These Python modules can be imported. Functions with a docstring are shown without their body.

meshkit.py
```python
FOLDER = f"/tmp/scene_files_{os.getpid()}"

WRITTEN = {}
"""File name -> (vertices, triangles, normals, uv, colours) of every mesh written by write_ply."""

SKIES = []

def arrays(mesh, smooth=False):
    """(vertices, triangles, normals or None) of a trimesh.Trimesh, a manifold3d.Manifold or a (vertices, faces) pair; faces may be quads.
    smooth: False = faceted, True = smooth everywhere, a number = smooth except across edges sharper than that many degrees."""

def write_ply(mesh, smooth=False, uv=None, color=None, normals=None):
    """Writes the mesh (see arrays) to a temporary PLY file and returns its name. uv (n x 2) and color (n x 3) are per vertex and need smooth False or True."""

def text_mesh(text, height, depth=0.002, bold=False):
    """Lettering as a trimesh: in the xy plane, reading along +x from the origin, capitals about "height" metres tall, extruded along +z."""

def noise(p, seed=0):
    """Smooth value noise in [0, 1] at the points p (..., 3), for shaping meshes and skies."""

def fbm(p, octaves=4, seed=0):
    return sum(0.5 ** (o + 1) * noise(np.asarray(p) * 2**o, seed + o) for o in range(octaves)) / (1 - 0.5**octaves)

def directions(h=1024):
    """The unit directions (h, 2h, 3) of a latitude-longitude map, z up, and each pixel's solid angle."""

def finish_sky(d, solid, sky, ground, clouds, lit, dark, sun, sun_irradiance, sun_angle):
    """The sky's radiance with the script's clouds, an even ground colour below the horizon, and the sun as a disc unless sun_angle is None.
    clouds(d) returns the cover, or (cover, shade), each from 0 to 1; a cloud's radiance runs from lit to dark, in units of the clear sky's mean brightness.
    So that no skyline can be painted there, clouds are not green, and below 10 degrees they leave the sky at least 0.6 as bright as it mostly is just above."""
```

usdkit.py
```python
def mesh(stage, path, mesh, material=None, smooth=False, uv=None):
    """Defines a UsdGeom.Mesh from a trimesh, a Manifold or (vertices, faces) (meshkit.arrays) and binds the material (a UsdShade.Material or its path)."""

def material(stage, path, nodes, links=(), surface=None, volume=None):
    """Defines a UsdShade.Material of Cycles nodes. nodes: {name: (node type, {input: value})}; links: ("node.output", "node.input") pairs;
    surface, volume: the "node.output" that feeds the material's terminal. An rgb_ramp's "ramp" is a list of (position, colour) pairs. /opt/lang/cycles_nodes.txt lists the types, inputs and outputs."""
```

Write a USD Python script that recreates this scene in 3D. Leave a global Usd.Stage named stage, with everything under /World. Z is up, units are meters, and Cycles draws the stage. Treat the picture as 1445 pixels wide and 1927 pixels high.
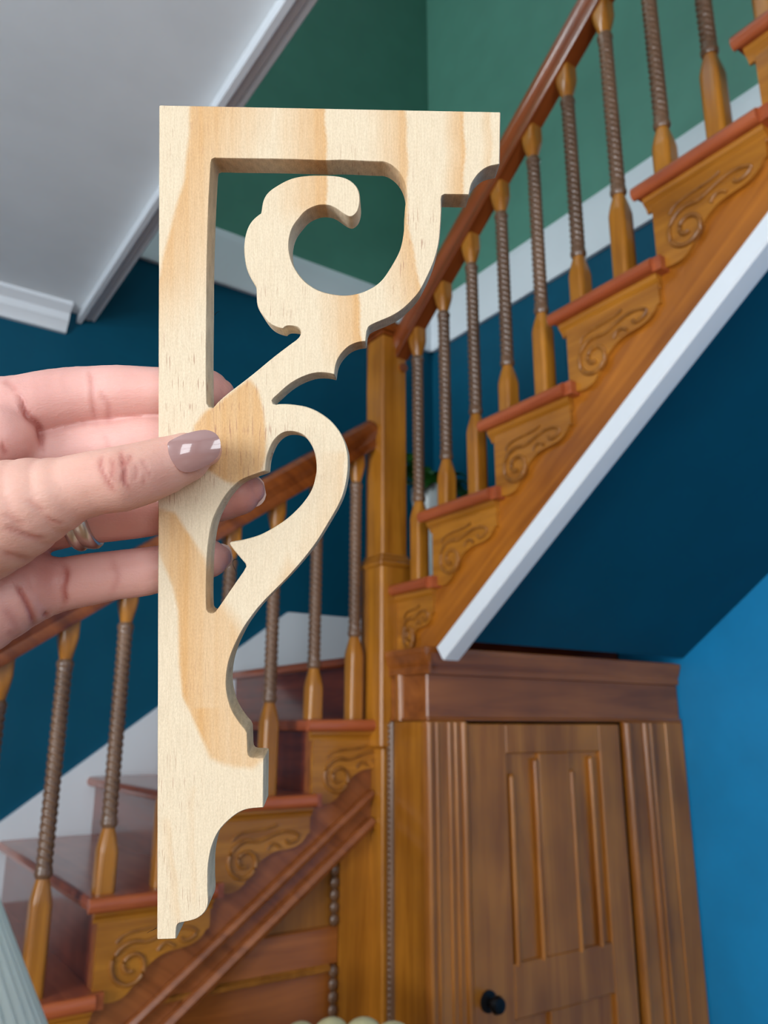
import math
import numpy as np
import trimesh
import shapely.geometry as sg
import manifold3d as m3
import usdkit
from scipy.spatial import Delaunay
from scipy.interpolate import CubicSpline
from pxr import Usd, UsdGeom, UsdLux, UsdShade, Sdf, Gf, Vt

stage = Usd.Stage.CreateInMemory()
UsdGeom.SetStageUpAxis(stage, 'Z')
UsdGeom.SetStageMetersPerUnit(stage, 1.0)
UsdGeom.Xform.Define(stage, '/World')
UsdGeom.Scope.Define(stage, '/World/Looks')

# ------------------------------------------------------------------ camera
W, H = 1445, 1927
FPX, PITCH, YAW, ROLL = 1498.706, 0.261890, 0.967580, 0.001410
CAM = np.array([-1.354203, -1.947686, 1.5])
FW = np.array([math.cos(YAW) * math.cos(PITCH), math.sin(YAW) * math.cos(PITCH), math.sin(PITCH)])
_r = np.array([math.sin(YAW), -math.cos(YAW), 0.0])
_u = np.cross(_r, FW)
RT = math.cos(ROLL) * _r + math.sin(ROLL) * _u
UP = -math.sin(ROLL) * _r + math.cos(ROLL) * _u
cam = UsdGeom.Camera.Define(stage, '/World/camera')
cam.CreateHorizontalApertureAttr(36.0)
cam.CreateVerticalApertureAttr(36.0 * H / W)
cam.CreateFocalLengthAttr(36.0 * FPX / W)
cam.CreateFStopAttr(37.0)
HOLD = 0.2                                   # distance of the held bracket
cam.CreateFocusDistanceAttr(HOLD)
cam.CreateClippingRangeAttr((0.02, 200.0))
cam.CreateExposureAttr(0.0)
_m = np.eye(4)
_m[0, :3], _m[1, :3], _m[2, :3], _m[3, :3] = RT, UP, -FW, CAM
cam.AddTransformOp().Set(Gf.Matrix4d(_m.tolist()))

# ------------------------------------------------------------------ daylight
X0, X1, Y0, Y1 = -4.2, 1.035, -5.0, 1.075    # hall walls
ZC, ZU = 3.067, 6.0                          # hall ceiling, upper ceiling
XE = -0.69                                   # edge of the stairwell opening
YL = -2.10                                   # edge of the upper landing


def window_light(name, centre, w, h, direction, power, color=(1, 1, 1)):
    l = UsdLux.RectLight.Define(stage, '/World/' + name)
    l.CreateWidthAttr(w)
    l.CreateHeightAttr(h)
    l.CreateIntensityAttr(power)
    l.CreateColorAttr(Gf.Vec3f(*color))
    z = -np.array(direction, float)
    z /= np.linalg.norm(z)
    x = np.cross([0, 0, 1.0], z)
    x /= np.linalg.norm(x)
    y = np.cross(z, x)
    m = np.eye(4)
    m[0, :3], m[1, :3], m[2, :3], m[3, :3] = x, y, z, centre
    l.AddTransformOp().Set(Gf.Matrix4d(m.tolist()))
    return l


DAY = (0.90, 0.96, 1.0)
WINDOWS = [  # name, centre, width, height, facing, power
    ('daylight', (X0 + .03, -3.5, 1.65), 1.0, 1.8, (1, 0, 0), 9.0),
    ('daylight_001', (X0 + .03, -1.7, 1.65), 1.0, 1.8, (1, 0, 0), 21.0),
    ('daylight_002', (-1.9, Y0 + .03, 1.65), 1.1, 1.8, (0, 1, 0), 9.5),
    ('daylight_003', (X0 + .03, .48, 4.75), 1.0, 1.6, (1, 0, 0), 20.0),
]
for wn in WINDOWS:
    window_light(*wn, color=DAY)

# ------------------------------------------------------------------ materials
def lin(c):
    c = np.asarray(c, float) / 255.0
    return tuple(np.where(c <= 0.04045, c / 12.92, ((c + 0.055) / 1.055) ** 2.4))


def plain(name, rgb, rough=0.5, noise=0.04, scale=6.0, bump=0.0, **kw):
    c = np.array(lin(rgb))
    n = {'tc': ('geometry', {}),
         'n': ('noise_texture', {'scale': scale, 'detail': 3.0}),
         'r': ('rgb_ramp', {'ramp': [(0.3, tuple(c * (1 - noise))), (0.7, tuple(np.minimum(c * (1 + noise), 1)))]}),
         'p': ('principled_bsdf', {'roughness': rough, **kw})}
    l = [('tc.position', 'n.vector'), ('n.fac', 'r.fac'), ('r.color', 'p.base_color')]
    if bump:
        n['n2'] = ('noise_texture', {'scale': 90.0, 'detail': 4.0})
        n['b'] = ('bump', {'strength': bump, 'distance': 0.002})
        l += [('tc.position', 'n2.vector'), ('n2.fac', 'b.height'), ('b.normal', 'p.normal')]
    return usdkit.material(stage, '/World/Looks/' + name, n, l, surface='p.BSDF')


def wood(name, light, dark, axis, rough=0.28, coat=0.35, angle=0.0, freq=26.0, squash=0.07):
    """Varnished wood, grain along axis (0 x, 1 y, 2 z), or tilted by angle about the other horizontal axis."""
    sc = [1.0, 1.0, 1.0]
    sc[axis] = squash
    rot = [0.0, 0.0, 0.0]
    if axis == 0:
        rot[1] = angle
    if axis == 1:
        rot[0] = angle
    n = {'g': ('geometry', {}),
         'rotm': ('mapping', {'mapping_type': 'point', 'rotation': tuple(rot)}),
         'm': ('mapping', {'mapping_type': 'point', 'scale': tuple(sc)}),
         'n': ('noise_texture', {'scale': freq, 'detail': 5.0, 'roughness': 0.6, 'distortion': 0.6}),
         'nb': ('noise_texture', {'scale': 5.0, 'detail': 2.0}),
         'r': ('rgb_ramp', {'ramp': [(0.28, lin(dark)), (0.5, tuple((np.array(lin(dark)) + np.array(lin(light))) / 2)), (0.72, lin(light))]}),
         'mix': ('mix', {'mix_type': 'multiply', 'fac': 1.0}),
         'rb': ('rgb_ramp', {'ramp': [(0.3, (0.78, 0.74, 0.70)), (0.7, (1.08, 1.06, 1.0))]}),
         'b': ('bump', {'strength': 0.12, 'distance': 0.001}),
         'p': ('principled_bsdf', {'roughness': rough, 'coat_weight': coat, 'coat_roughness': 0.16})}
    l = [('g.position', 'rotm.vector'), ('rotm.vector', 'm.vector'), ('m.vector', 'n.vector'), ('g.position', 'nb.vector'), ('n.fac', 'r.fac'),
         ('nb.fac', 'rb.fac'), ('r.color', 'mix.color1'), ('rb.color', 'mix.color2'), ('mix.color', 'p.base_color'),
         ('n.fac', 'b.height'), ('b.normal', 'p.normal')]
    return usdkit.material(stage, '/World/Looks/' + name, n, l, surface='p.BSDF')


SL = math.atan2(0.19, 0.265)
GOLD_L, GOLD_D = (196, 130, 42), (142, 84, 18)
M = {}
M['gold_v'] = wood('golden_oak_upright', GOLD_L, GOLD_D, 2)
M['gold_x'] = wood('golden_oak_along_x', GOLD_L, GOLD_D, 0)
M['gold_y'] = wood('golden_oak_along_y', GOLD_L, GOLD_D, 1)
M['string_y'] = wood('string_oak_upper', (190, 116, 34), (140, 76, 16), 1, angle=SL)
M['string_x'] = wood('string_oak_lower', (168, 98, 52), (120, 62, 26), 0, angle=-SL)
M['rail_x'] = wood('handrail_wood_lower', (150, 78, 28), (92, 40, 10), 0, rough=0.22, angle=-SL)
M['rail_y'] = wood('handrail_wood_upper', (150, 78, 36), (96, 42, 14), 1, rough=0.22, angle=SL)
M['tread_x'] = wood('red_tread_along_x', (190, 102, 62), (150, 70, 38), 0, rough=0.25)
M['tread_y'] = wood('red_tread_along_y', (190, 102, 62), (150, 70, 38), 1, rough=0.25)
M['riser'] = wood('red_riser', (140, 62, 34), (94, 36, 20), 1, rough=0.18, coat=0.6)
M['riser_x'] = wood('red_riser_along_x', (140, 62, 34), (94, 36, 20), 0, rough=0.18, coat=0.6)
M['shaft'] = wood('spindle_wood', (132, 100, 78), (86, 60, 42), 2, rough=0.3)
M['carving'] = wood('carved_wood', (168, 108, 40), (122, 74, 22), 2, rough=0.4, coat=0.15)
M['cup'] = wood('cupboard_oak', (196, 126, 50), (142, 80, 24), 2, rough=0.3, coat=0.3, freq=16)
M['cup_x'] = wood('cupboard_oak_across', (176, 104, 46), (122, 64, 22), 0, rough=0.25, coat=0.4, freq=16)
M['floor'] = wood('floor_boards', (150, 104, 62), (104, 66, 34), 0, rough=0.35)
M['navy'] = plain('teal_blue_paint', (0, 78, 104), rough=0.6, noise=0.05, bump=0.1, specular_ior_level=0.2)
M['brighter_blue'] = plain('under_stair_blue', (12, 136, 192), rough=0.5, noise=0.06, bump=0.1)  # right wall below the stair line: base colour brighter than the teal above
M['green'] = plain('sage_green_paint', (84, 142, 124), rough=0.55, noise=0.05, bump=0.1)
M['white'] = plain('white_paint', (226, 228, 230), rough=0.5, noise=0.015)
M['ceil'] = plain('ceiling_paint', (228, 234, 238), rough=0.7, noise=0.03, bump=0.12)
M['gloss_white'] = plain('white_gloss_paint', (228, 234, 240), rough=0.35, noise=0.01)
M['iron'] = plain('dark_iron', (40, 40, 42), rough=0.4, metallic=0.8)
M['shade'] = usdkit.material(stage, '/World/Looks/lampshade_fabric', {'d': ('diffuse_bsdf', {'color': lin((244, 248, 242))}), 't': ('translucent_bsdf', {'color': lin((240, 246, 238))}), 'm': ('mix_closure', {'fac': 0.5})},
                                [('d.BSDF', 'm.closure1'), ('t.BSDF', 'm.closure2')], surface='m.closure')
M['brass'] = plain('aged_brass', (150, 116, 60), rough=0.35, metallic=0.9)
M['rope'] = plain('cream_braid', (214, 204, 156), rough=0.9, noise=0.1, scale=40)
M['pot'] = plain('white_ceramic', (212, 222, 222), rough=0.3, noise=0.02)
M['leaf'] = plain('green_leaf', (38, 92, 30), rough=0.45, noise=0.3, scale=20)
M['soil'] = plain('potting_soil', (52, 40, 30), rough=0.95, noise=0.3, scale=60)
M['silver'] = plain('ring_silver', (214, 210, 202), rough=0.32, metallic=1.0, noise=0.05, scale=400)
M['stone'] = plain('blue_stone', (22, 26, 84), rough=0.1)
M['nail'] = plain('mauve_nail_polish', (142, 108, 104), rough=0.12, noise=0.01, coat_weight=0.6, coat_roughness=0.03)
M['bare_nail'] = plain('bare_nail', (226, 196, 184), rough=0.3)

# ------------------------------------------------------------------ scene helpers
_used = {}


def path_for(parent, name):
    base = f'{parent}/{name}'
    k = _used.get(base, 0)
    _used[base] = k + 1
    return base if k == 0 else f'{base}_{k:03d}'


def tag(prim, label=None, cat=None, group=None, kind=None):
    for k, v in (('label', label), ('category', cat), ('group', group), ('kind', kind)):
        if v:
            prim.SetCustomDataByKey(k, v)
    return prim


class Thing:
    """An Xform at the thing's base; parts are given in world coordinates."""

    def __init__(self, name, label, cat=None, loc=(0, 0, 0), group=None, kind=None, matrix=None):
        x = UsdGeom.Xform.Define(stage, path_for('/World', name))
        self.path, self.loc = str(x.GetPath()), np.array(loc, float)
        self.local = matrix is not None
        if self.local:
            x.AddTransformOp().Set(Gf.Matrix4d(np.asarray(matrix).tolist()))
            self.loc = np.zeros(3)
        else:
            x.AddTranslateOp().Set(Gf.Vec3d(*map(float, loc)))
        tag(x.GetPrim(), label, cat, group, kind)

    def part(self, name, mesh, mat, parent=None, smooth=30, label=None, kind=None):
        p = path_for(parent or self.path, name)
        v, f = (mesh.vertices, mesh.faces) if isinstance(mesh, trimesh.Trimesh) else mesh
        m = trimesh.Trimesh(np.asarray(v) - self.loc, f, process=False)
        g = usdkit.mesh(stage, p, m, M[mat] if isinstance(mat, str) else mat, smooth=smooth)
        tag(g.GetPrim(), label, kind=kind)
        return p


def cat(ms):
    return trimesh.util.concatenate(ms)


def box(x0, x1, y0, y1, z0, z1, bev=0.0):
    """A box, its edges chamfered by bev (hull of 24 points)."""
    lo, hi = np.minimum([x0, y0, z0], [x1, y1, z1]), np.maximum([x0, y0, z0], [x1, y1, z1])
    if bev <= 0:
        return trimesh.creation.box(bounds=[lo, hi])
    bev = min(bev, 0.45 * (hi - lo).min())
    p = []
    for sx in (0, 1):
        for sy in (0, 1):
            for sz in (0, 1):
                c = np.where([sx, sy, sz], hi, lo)
                s = np.where([sx, sy, sz], -1, 1) * bev
                for k in range(3):
                    q = c + s
                    q[k] = c[k]
                    p.append(q)
    return trimesh.convex.convex_hull(np.array(p))


def prism(poly, axis, a0, a1):
    """Extrudes a 2D polygon; axis 'x': poly is (y, z); 'y': poly is (x, z); 'z': poly is (x, y)."""
    if not isinstance(poly, (sg.Polygon, sg.MultiPolygon)):
        poly = sg.Polygon(poly)
    poly = poly.buffer(0)
    m = trimesh.creation.extrude_polygon(poly, abs(a1 - a0))
    v = m.vertices.copy()
    lo = min(a0, a1)
    if axis == 'x':
        o = np.stack([v[:, 2] + lo, v[:, 0], v[:, 1]], 1)
        flip = False
    elif axis == 'y':
        o = np.stack([v[:, 0], v[:, 2] + lo, v[:, 1]], 1)
        flip = True
    else:
        o = v + [0, 0, lo]
        flip = False
    return trimesh.Trimesh(o, m.faces[:, ::-1] if flip else m.faces, process=False)


def sweep(path, prof, up=(0, 0, 1), closed_prof=True):
    """Sweeps a closed 2D profile (side, up) along a polyline; mitred by averaged tangents."""
    path, prof = np.asarray(path, float), np.asarray(prof, float)
    t = np.gradient(path, axis=0)
    t /= np.linalg.norm(t, axis=1, keepdims=True)
    up = np.asarray(up, float)
    s = np.cross(t, up)
    s /= np.linalg.norm(s, axis=1, keepdims=True)
    w = np.cross(s, t)
    n = len(prof)
    v = (path[:, None] + prof[None, :, :1] * s[:, None] + prof[None, :, 1:] * w[:, None]).reshape(-1, 3)
    f = []
    for i in range(len(path) - 1):
        for j in range(n):
            a, b = i * n + j, i * n + (j + 1) % n
            f += [[a, b, b + n], [a, b + n, a + n]]
    e = len(v)
    v = np.vstack([v, path[:1], path[-1:]])
    # caps as earcut polygons
    tri = np.array(trimesh.creation.triangulate_polygon(sg.Polygon(prof), engine='earcut')[1])
    pv = np.array(trimesh.creation.triangulate_polygon(sg.Polygon(prof), engine='earcut')[0])
    idx = np.array([np.argmin(((prof - q) ** 2).sum(1)) for q in pv])
    f += [list(x) for x in idx[tri]] + [list(x[::-1] + (len(path) - 1) * n) for x in idx[tri]]
    m = trimesh.Trimesh(v[:e], f, process=False)
    if m.volume < 0:
        m.invert()
    return m


def tube(path, r, sides=10):
    path = np.asarray(path, float)
    r = np.broadcast_to(r, (len(path),))
    t = np.gradient(path, axis=0)
    t /= np.linalg.norm(t, axis=1, keepdims=True) + 1e-12
    a = np.cross(t, np.where(np.abs(t[:, 2:]) < 0.9, [0, 0, 1.0], [1.0, 0, 0]))
    a /= np.linalg.norm(a, axis=1, keepdims=True)
    b = np.cross(t, a)
    g = np.arange(sides) * 2 * np.pi / sides
    v = (path[:, None] + r[:, None, None] * (np.cos(g)[None, :, None] * a[:, None] + np.sin(g)[None, :, None] * b[:, None])).reshape(-1, 3)
    f = []
    for i in range(len(path) - 1):
        for j in range(sides):
            p, q = i * sides + j, i * sides + (j + 1) % sides
            f += [[p, q, q + sides], [p, q + sides, p + sides]]
    n = len(v)
    v = np.vstack([v, path[0], path[-1]])
    for j in range(sides):
        f += [[n, (j + 1) % sides, j], [n + 1, n - sides + j, n - sides + (j + 1) % sides]]
    return trimesh.Trimesh(v, f, process=False)


def lathe(prof, centre, sides=32):
    """prof: (radius, z) pairs from bottom to top."""
    m = trimesh.creation.revolve(np.array(prof, float), sections=sides)
    m.apply_translation(centre)
    return m


def spline(pts, n=8, closed=False):
    pts = np.asarray(pts, float)
    d = np.r_[0, np.cumsum(np.sqrt(np.linalg.norm(np.diff(pts, axis=0), axis=1)))]
    cs = CubicSpline(d, pts)
    return cs(np.linspace(0, d[-1], n))


# ================================================================== the setting
def structure(name, mesh, mat, label, parent=None):
    p = path_for(parent or '/World', name)
    g = usdkit.mesh(stage, p, mesh, M[mat], smooth=30)
    if parent is None:
        tag(g.GetPrim(), label, kind='structure')
    return p


T = 0.12
ZB0, ZB1 = 3.396, 3.670                       # white band at the upper floor line
structure('floor', box(X0 - T, X1 + T, Y0 - T, Y1 + T, -0.10, 0.0), 'floor', 'brown hall floor boards')


def wall(name, label, lower, upper, under=None):
    t = Thing(name, label, None, kind='structure')
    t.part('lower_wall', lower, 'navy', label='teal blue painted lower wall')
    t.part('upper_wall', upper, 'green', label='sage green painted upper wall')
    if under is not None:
        t.part('under_stair_wall', under, 'brighter_blue', label='brighter blue wall section under the stairs')


wall('wall_back', 'teal blue wall behind the lower stair flight, green above the white band',
     box(X0 - T, X1 + T, Y1, Y1 + T, 0, ZB0 + .02), box(X0 - T, X1 + T, Y1, Y1 + T, ZB0 + .02, ZU))
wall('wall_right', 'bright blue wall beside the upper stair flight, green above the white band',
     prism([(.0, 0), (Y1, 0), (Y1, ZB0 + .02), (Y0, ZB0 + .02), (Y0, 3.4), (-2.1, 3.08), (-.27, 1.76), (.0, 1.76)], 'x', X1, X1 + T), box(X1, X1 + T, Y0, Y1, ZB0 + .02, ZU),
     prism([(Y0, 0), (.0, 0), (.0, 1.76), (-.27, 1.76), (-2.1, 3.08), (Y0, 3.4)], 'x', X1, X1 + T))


def pierced(u0, u1, z0, z1, holes, axis, a0, a1):
    p = sg.box(u0, z0, u1, z1)
    for (c, w, zc, h) in holes:
        p = p.difference(sg.box(c - w / 2, zc - h / 2, c + w / 2, zc + h / 2))
    return prism(p, axis, a0, a1)


hl = [(w[1][1], w[2], w[1][2], w[3]) for w in WINDOWS if w[4][0]]
hf = [(w[1][0], w[2], w[1][2], w[3]) for w in WINDOWS if w[4][1]]
structure('wall_left', pierced(Y0, Y1, 0, ZU, hl, 'x', X0 - T, X0), 'white', 'white hall wall with tall windows, opposite the stairs')
structure('wall_front', pierced(X0 - T, X1 + T, 0, ZU, hf, 'y', Y0 - T, Y0), 'white', 'white entrance wall with tall windows')
for i, (nm, c, w, h, d, _) in enumerate(WINDOWS):
    t = Thing(f'window_{i + 1}', ['white sash window in the hall, nearest the entrance wall', 'white sash window in the hall facing the stair cupboard', 'white sash window in the entrance wall', 'white sash window upstairs, facing the green stairwell wall'][i], None, loc=(c[0], c[1], c[2] - h / 2), kind='structure')
    bars = [(-w / 2, -w / 2 + .06, -h / 2, h / 2), (w / 2 - .06, w / 2, -h / 2, h / 2), (-w / 2 + .06, w / 2 - .06, -h / 2, -h / 2 + .06),
            (-w / 2 + .06, w / 2 - .06, h / 2 - .06, h / 2), (-w / 2 + .06, w / 2 - .06, -.025, .025)]
    fr = []
    for (u0, u1, v0, v1) in bars:
        if d[0]:
            fr.append(box(X0 - .02, X0 + .045, c[1] + u0, c[1] + u1, c[2] + v0, c[2] + v1))
        else:
            fr.append(box(c[0] + u0, c[0] + u1, Y0 - .02, Y0 + .045, c[2] + v0, c[2] + v1))
    t.part('window_frame', cat(fr), 'white')
# hall ceiling with the stairwell opening; upper floor on top of it
cp = sg.box(X0, Y0, X1, Y1).difference(sg.box(XE, YL - .02, X1 + 1, Y1 + 1))
structure('ceiling', prism(cp, 'z', ZC, ZB0), 'ceil', 'grey white hall ceiling with the stairwell opening')
structure('ceiling', box(X0, X1, Y0, Y1, ZU, ZU + .1), 'ceil', 'white ceiling above the stairwell')


def trim_run(name, label, path, prof, mat='gloss_white', up=(0, 0, 1)):
    structure(name, sweep(path, prof, up), mat, label)


band = [(0, 0), (.018, 0), (.022, .012), (.022, .225), (.016, .24), (.016, .255), (.008, .274), (0, .274)]
# profile side axis points to the right of travel
trim_run('trim_1', 'white trim band on the back wall, level with the upper floor', [(X0, Y1, ZB0), (X1 - .0, Y1, ZB0)], band)
trim_run('trim_2', 'white trim band along the right wall behind the balusters', [(X1, Y1, ZB0), (X1, Y0, ZB0)], band)
crown = [(0, 0), (.008, 0), (.014, -.018), (.022, -.06), (.03, -.075), (.05, -.088), (.05, -.11), (-.045, -.11), (-.045, 0)]
crown = [(0, -.085), (.012, -.085), (.016, -.07), (.03, -.052), (.034, -.03), (.05, -.018), (.058, -.012), (.058, 0), (0, 0)]
trim_run('trim_3', 'white crown moulding between hall ceiling and the back wall', [(X0, Y1, ZC), (XE - .09, Y1, ZC)], [(a * 1.5, b * 1.15) for a, b in crown])
edge = [(0, -.03), (.022, -.03), (.03, -.022), (.034, -.012), (.06, -.012), (.068, -.006), (.068, 0), (0.0, 0)]
trim_run('trim_4', 'white edging board round the stairwell opening in the ceiling', [(XE - .054, Y1 - .002, ZC), (XE - .054, YL, ZC)][::-1], [(a * .8, b * 1.3) for a, b in edge])
structure('trim_5', box(XE, XE + .016, YL, Y1, ZC - .015, ZB0 + .03, .004), 'gloss_white', 'white fascia board facing the stairwell')

# stair skirting board on the back wall: slope, level over the landing
G, R = 0.265, 0.19
ZL0 = 1.516                                   # top of the last lower tread (k = 0)
XL0 = -0.28                                   # its nosing
ZLAND = 1.706
ZU0, SU0 = 1.8956, -0.057                     # first upper tread: top and nosing (s = -y)


def nl(x):
    return ZL0 + R / G * (x - XL0)


def nu(s):
    return ZU0 + R / G * (s - SU0)


sk = [(-2.3, nl(-2.3) - .30), (-2.3, nl(-2.3) + .215)]
xk = 0.225
sk += [(xk, nl(xk) + .085 + .0), (X1, nl(xk) + .085), (X1, ZLAND - .1), (0.05, ZLAND - .1), (0.05, nl(.05) - .30)]
sk[1] = (-2.3, nl(xk) + .085 - (xk + 2.3) * .747)
structure('baseboard_back', prism(sk, 'y', Y1 - .022, Y1), 'gloss_white', 'white stair skirting board stepping up the back wall to the landing')
sk2 = [(y, ZLAND - .05) for y in (Y1, 0.08)] + [(0.08, nl(xk) + .085), (Y1, nl(xk) + .085)]
structure('baseboard_right', prism(sk2, 'x', X1 - .022, X1), 'gloss_white', 'white skirting board round the landing corner')

# ================================================================== stairs
def carved_scroll(x0, z0, w, h, flip=1):
    """Relief strokes of a carved scroll: polylines in the plane of the step end, corner top left, size w by h."""
    st = []
    a = np.linspace(0, 2.6 * 2 * np.pi * .62, 40)
    r = .30 * h * (1 - a / a.max() * .82)
    c = (x0 + .30 * w, z0 - .60 * h)
    st.append((np.stack([c[0] + r * np.cos(a + 1.2), c[1] + r * np.sin(a + 1.2)], 1), .0055))
    e = st[0][0][0]
    st.append((spline([e, (x0 + .50 * w, z0 - .30 * h), (x0 + .72 * w, z0 - .22 * h), (x0 + .86 * w, z0 - .30 * h), (x0 + .80 * w, z0 - .38 * h), (x0 + .72 * w, z0 - .34 * h)], 26), .0045))
    st.append((spline([(x0 + .16 * w, z0 - .30 * h), (x0 + .25 * w, z0 - .20 * h), (x0 + .45 * w, z0 - .17 * h), (x0 + .62 * w, z0 - .12 * h)], 14), .0036))
    st.append((spline([(x0 + .52 * w, z0 - .46 * h), (x0 + .58 * w, z0 - .38 * h), (x0 + .66 * w, z0 - .44 * h)], 10), .0042))
    return st


def bracket_outline(x0, z0, w, h):
    """Step-end bracket: straight riser edge, tread edge, ogee lower edge."""
    og = spline([(x0 + .02, z0 - h), (x0 + .30 * w, z0 - .93 * h), (x0 + .42 * w, z0 - .70 * h), (x0 + .60 * w, z0 - .52 * h), (x0 + .80 * w, z0 - .48 * h), (x0 + .97 * w, z0 - .30 * h)], 24)
    return [(x0, z0), (x0, z0 - h)] + [tuple(p) for p in og] + [(x0 + w, z0 - .28 * h), (x0 + w, z0)]


NOSE = [(-.004, -.016), (.0, -.027), (.010, -.032), (.5, -.032), (.5, 0), (.010, 0), (.0, -.005)]

# ---- lower flight: climbs along +x between y = 0 (open side) and the back wall
low = Thing('lower_stair_flight', 'lower stair flight with glossy red risers and carved step ends, rising to the landing', 'staircase', loc=(-1.3, .5, 0))
for k in range(8):
    xn, zt = XL0 - G * k, ZL0 - R * k
    tp = [(xn - .0, zt - .016), (xn + .004, zt - .028), (xn + .012, zt - .032), (xn + G + .05, zt - .032), (xn + G + .05, zt), (xn + .012, zt), (xn + .004, zt - .004)]
    tr = low.part('tread', prism(tp, 'y', -.03, Y1 - .022), 'tread_y')
    low.part('return_nosing', sweep([(xn + .0, -.032, zt - .016), (xn + G + .03, -.032, zt - .016)], [(.012 * math.cos(a), .016 * math.sin(a)) for a in np.linspace(0, 2 * np.pi, 16)[:-1]]), 'tread_x', parent=tr)
    low.part('riser', box(xn + .0305, xn + .05, .03, Y1 - .022, zt - R, zt - .032), 'riser')
    low.part('cove_moulding', sweep([(xn + .018, -.008, zt - .032), (xn + G + .03, -.008, zt - .032)], [(-.0, 0), (.016, 0), (.015, -.008), (.006, -.016), (.004, -.024), (0, -.024)]), 'gold_x')
    b = low.part('scroll_bracket', prism(bracket_outline(xn + .03, zt - .05, G - .004, R - .025), 'y', -.012, 0), 'gold_x')
    for line, rr in carved_scroll(xn + .03, zt - .05, G, R - .02):
        low.part('carved_scroll', tube(np.stack([line[:, 0], np.full(len(line), -.013), line[:, 1]], 1), rr, 8), 'carving', parent=b)
# string board of the lower flight
pts = []
for k in range(8):
    xn, zt = XL0 - G * k, ZL0 - R * k
    pts += [(xn + .03 + G, zt - .032), (xn + .03, zt - .032)]
    if k == 0:
        pts[0] = (-.055, zt - .032)
xl = XL0 - G * 7 + .03
lo = lambda x: 1.167 + .72 * (x + .149)
pts += [(xl, ZL0 - R * 8), (xl + .35, ZL0 - R * 8 - 0.0), (xl + .42, max(lo(xl + .42), 0.0)), (-.055, lo(-.055))]
low.part('string_board', prism(pts, 'y', 0.0, .03), 'string_x')
mpath = [(-1.75, -.004, lo(-1.75) + .085), (-.055, -.004, lo(-.055) + .085)]
low.part('string_moulding', sweep(mpath, [(0, -.012), (.012, -.010), (.016, 0), (.012, .010), (0, .012)]), 'string_x')
mpath = [(-1.66, -.004, lo(-1.66) + .012), (-.055, -.004, lo(-.055) + .012)]
low.part('string_moulding', sweep(mpath, [(0, -.014), (.014, -.012), (.02, 0), (.014, .012), (0, .014)]), 'string_x')

# ---- landing
land = Thing('stair_landing', 'square corner landing with a glossy red riser behind the newel post', 'landing', loc=(.5, .5, ZLAND - .03))
land.part('landing_boards', box(-.02, X1 - .022, .04, Y1 - .022, ZLAND - .03, ZLAND, .004), 'tread_y')
land.part('landing_nosing', sweep([(-.02, .05, ZLAND - .015), (-.02, Y1 - .022, ZLAND - .015)], [(.015 * math.cos(a), .015 * math.sin(a)) for a in np.linspace(0, 2 * np.pi, 14)[:-1]]), 'tread_y')
land.part('landing_riser', box(-.002, .02, .05, Y1 - .022, ZL0, ZLAND - .03), 'riser')

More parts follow.
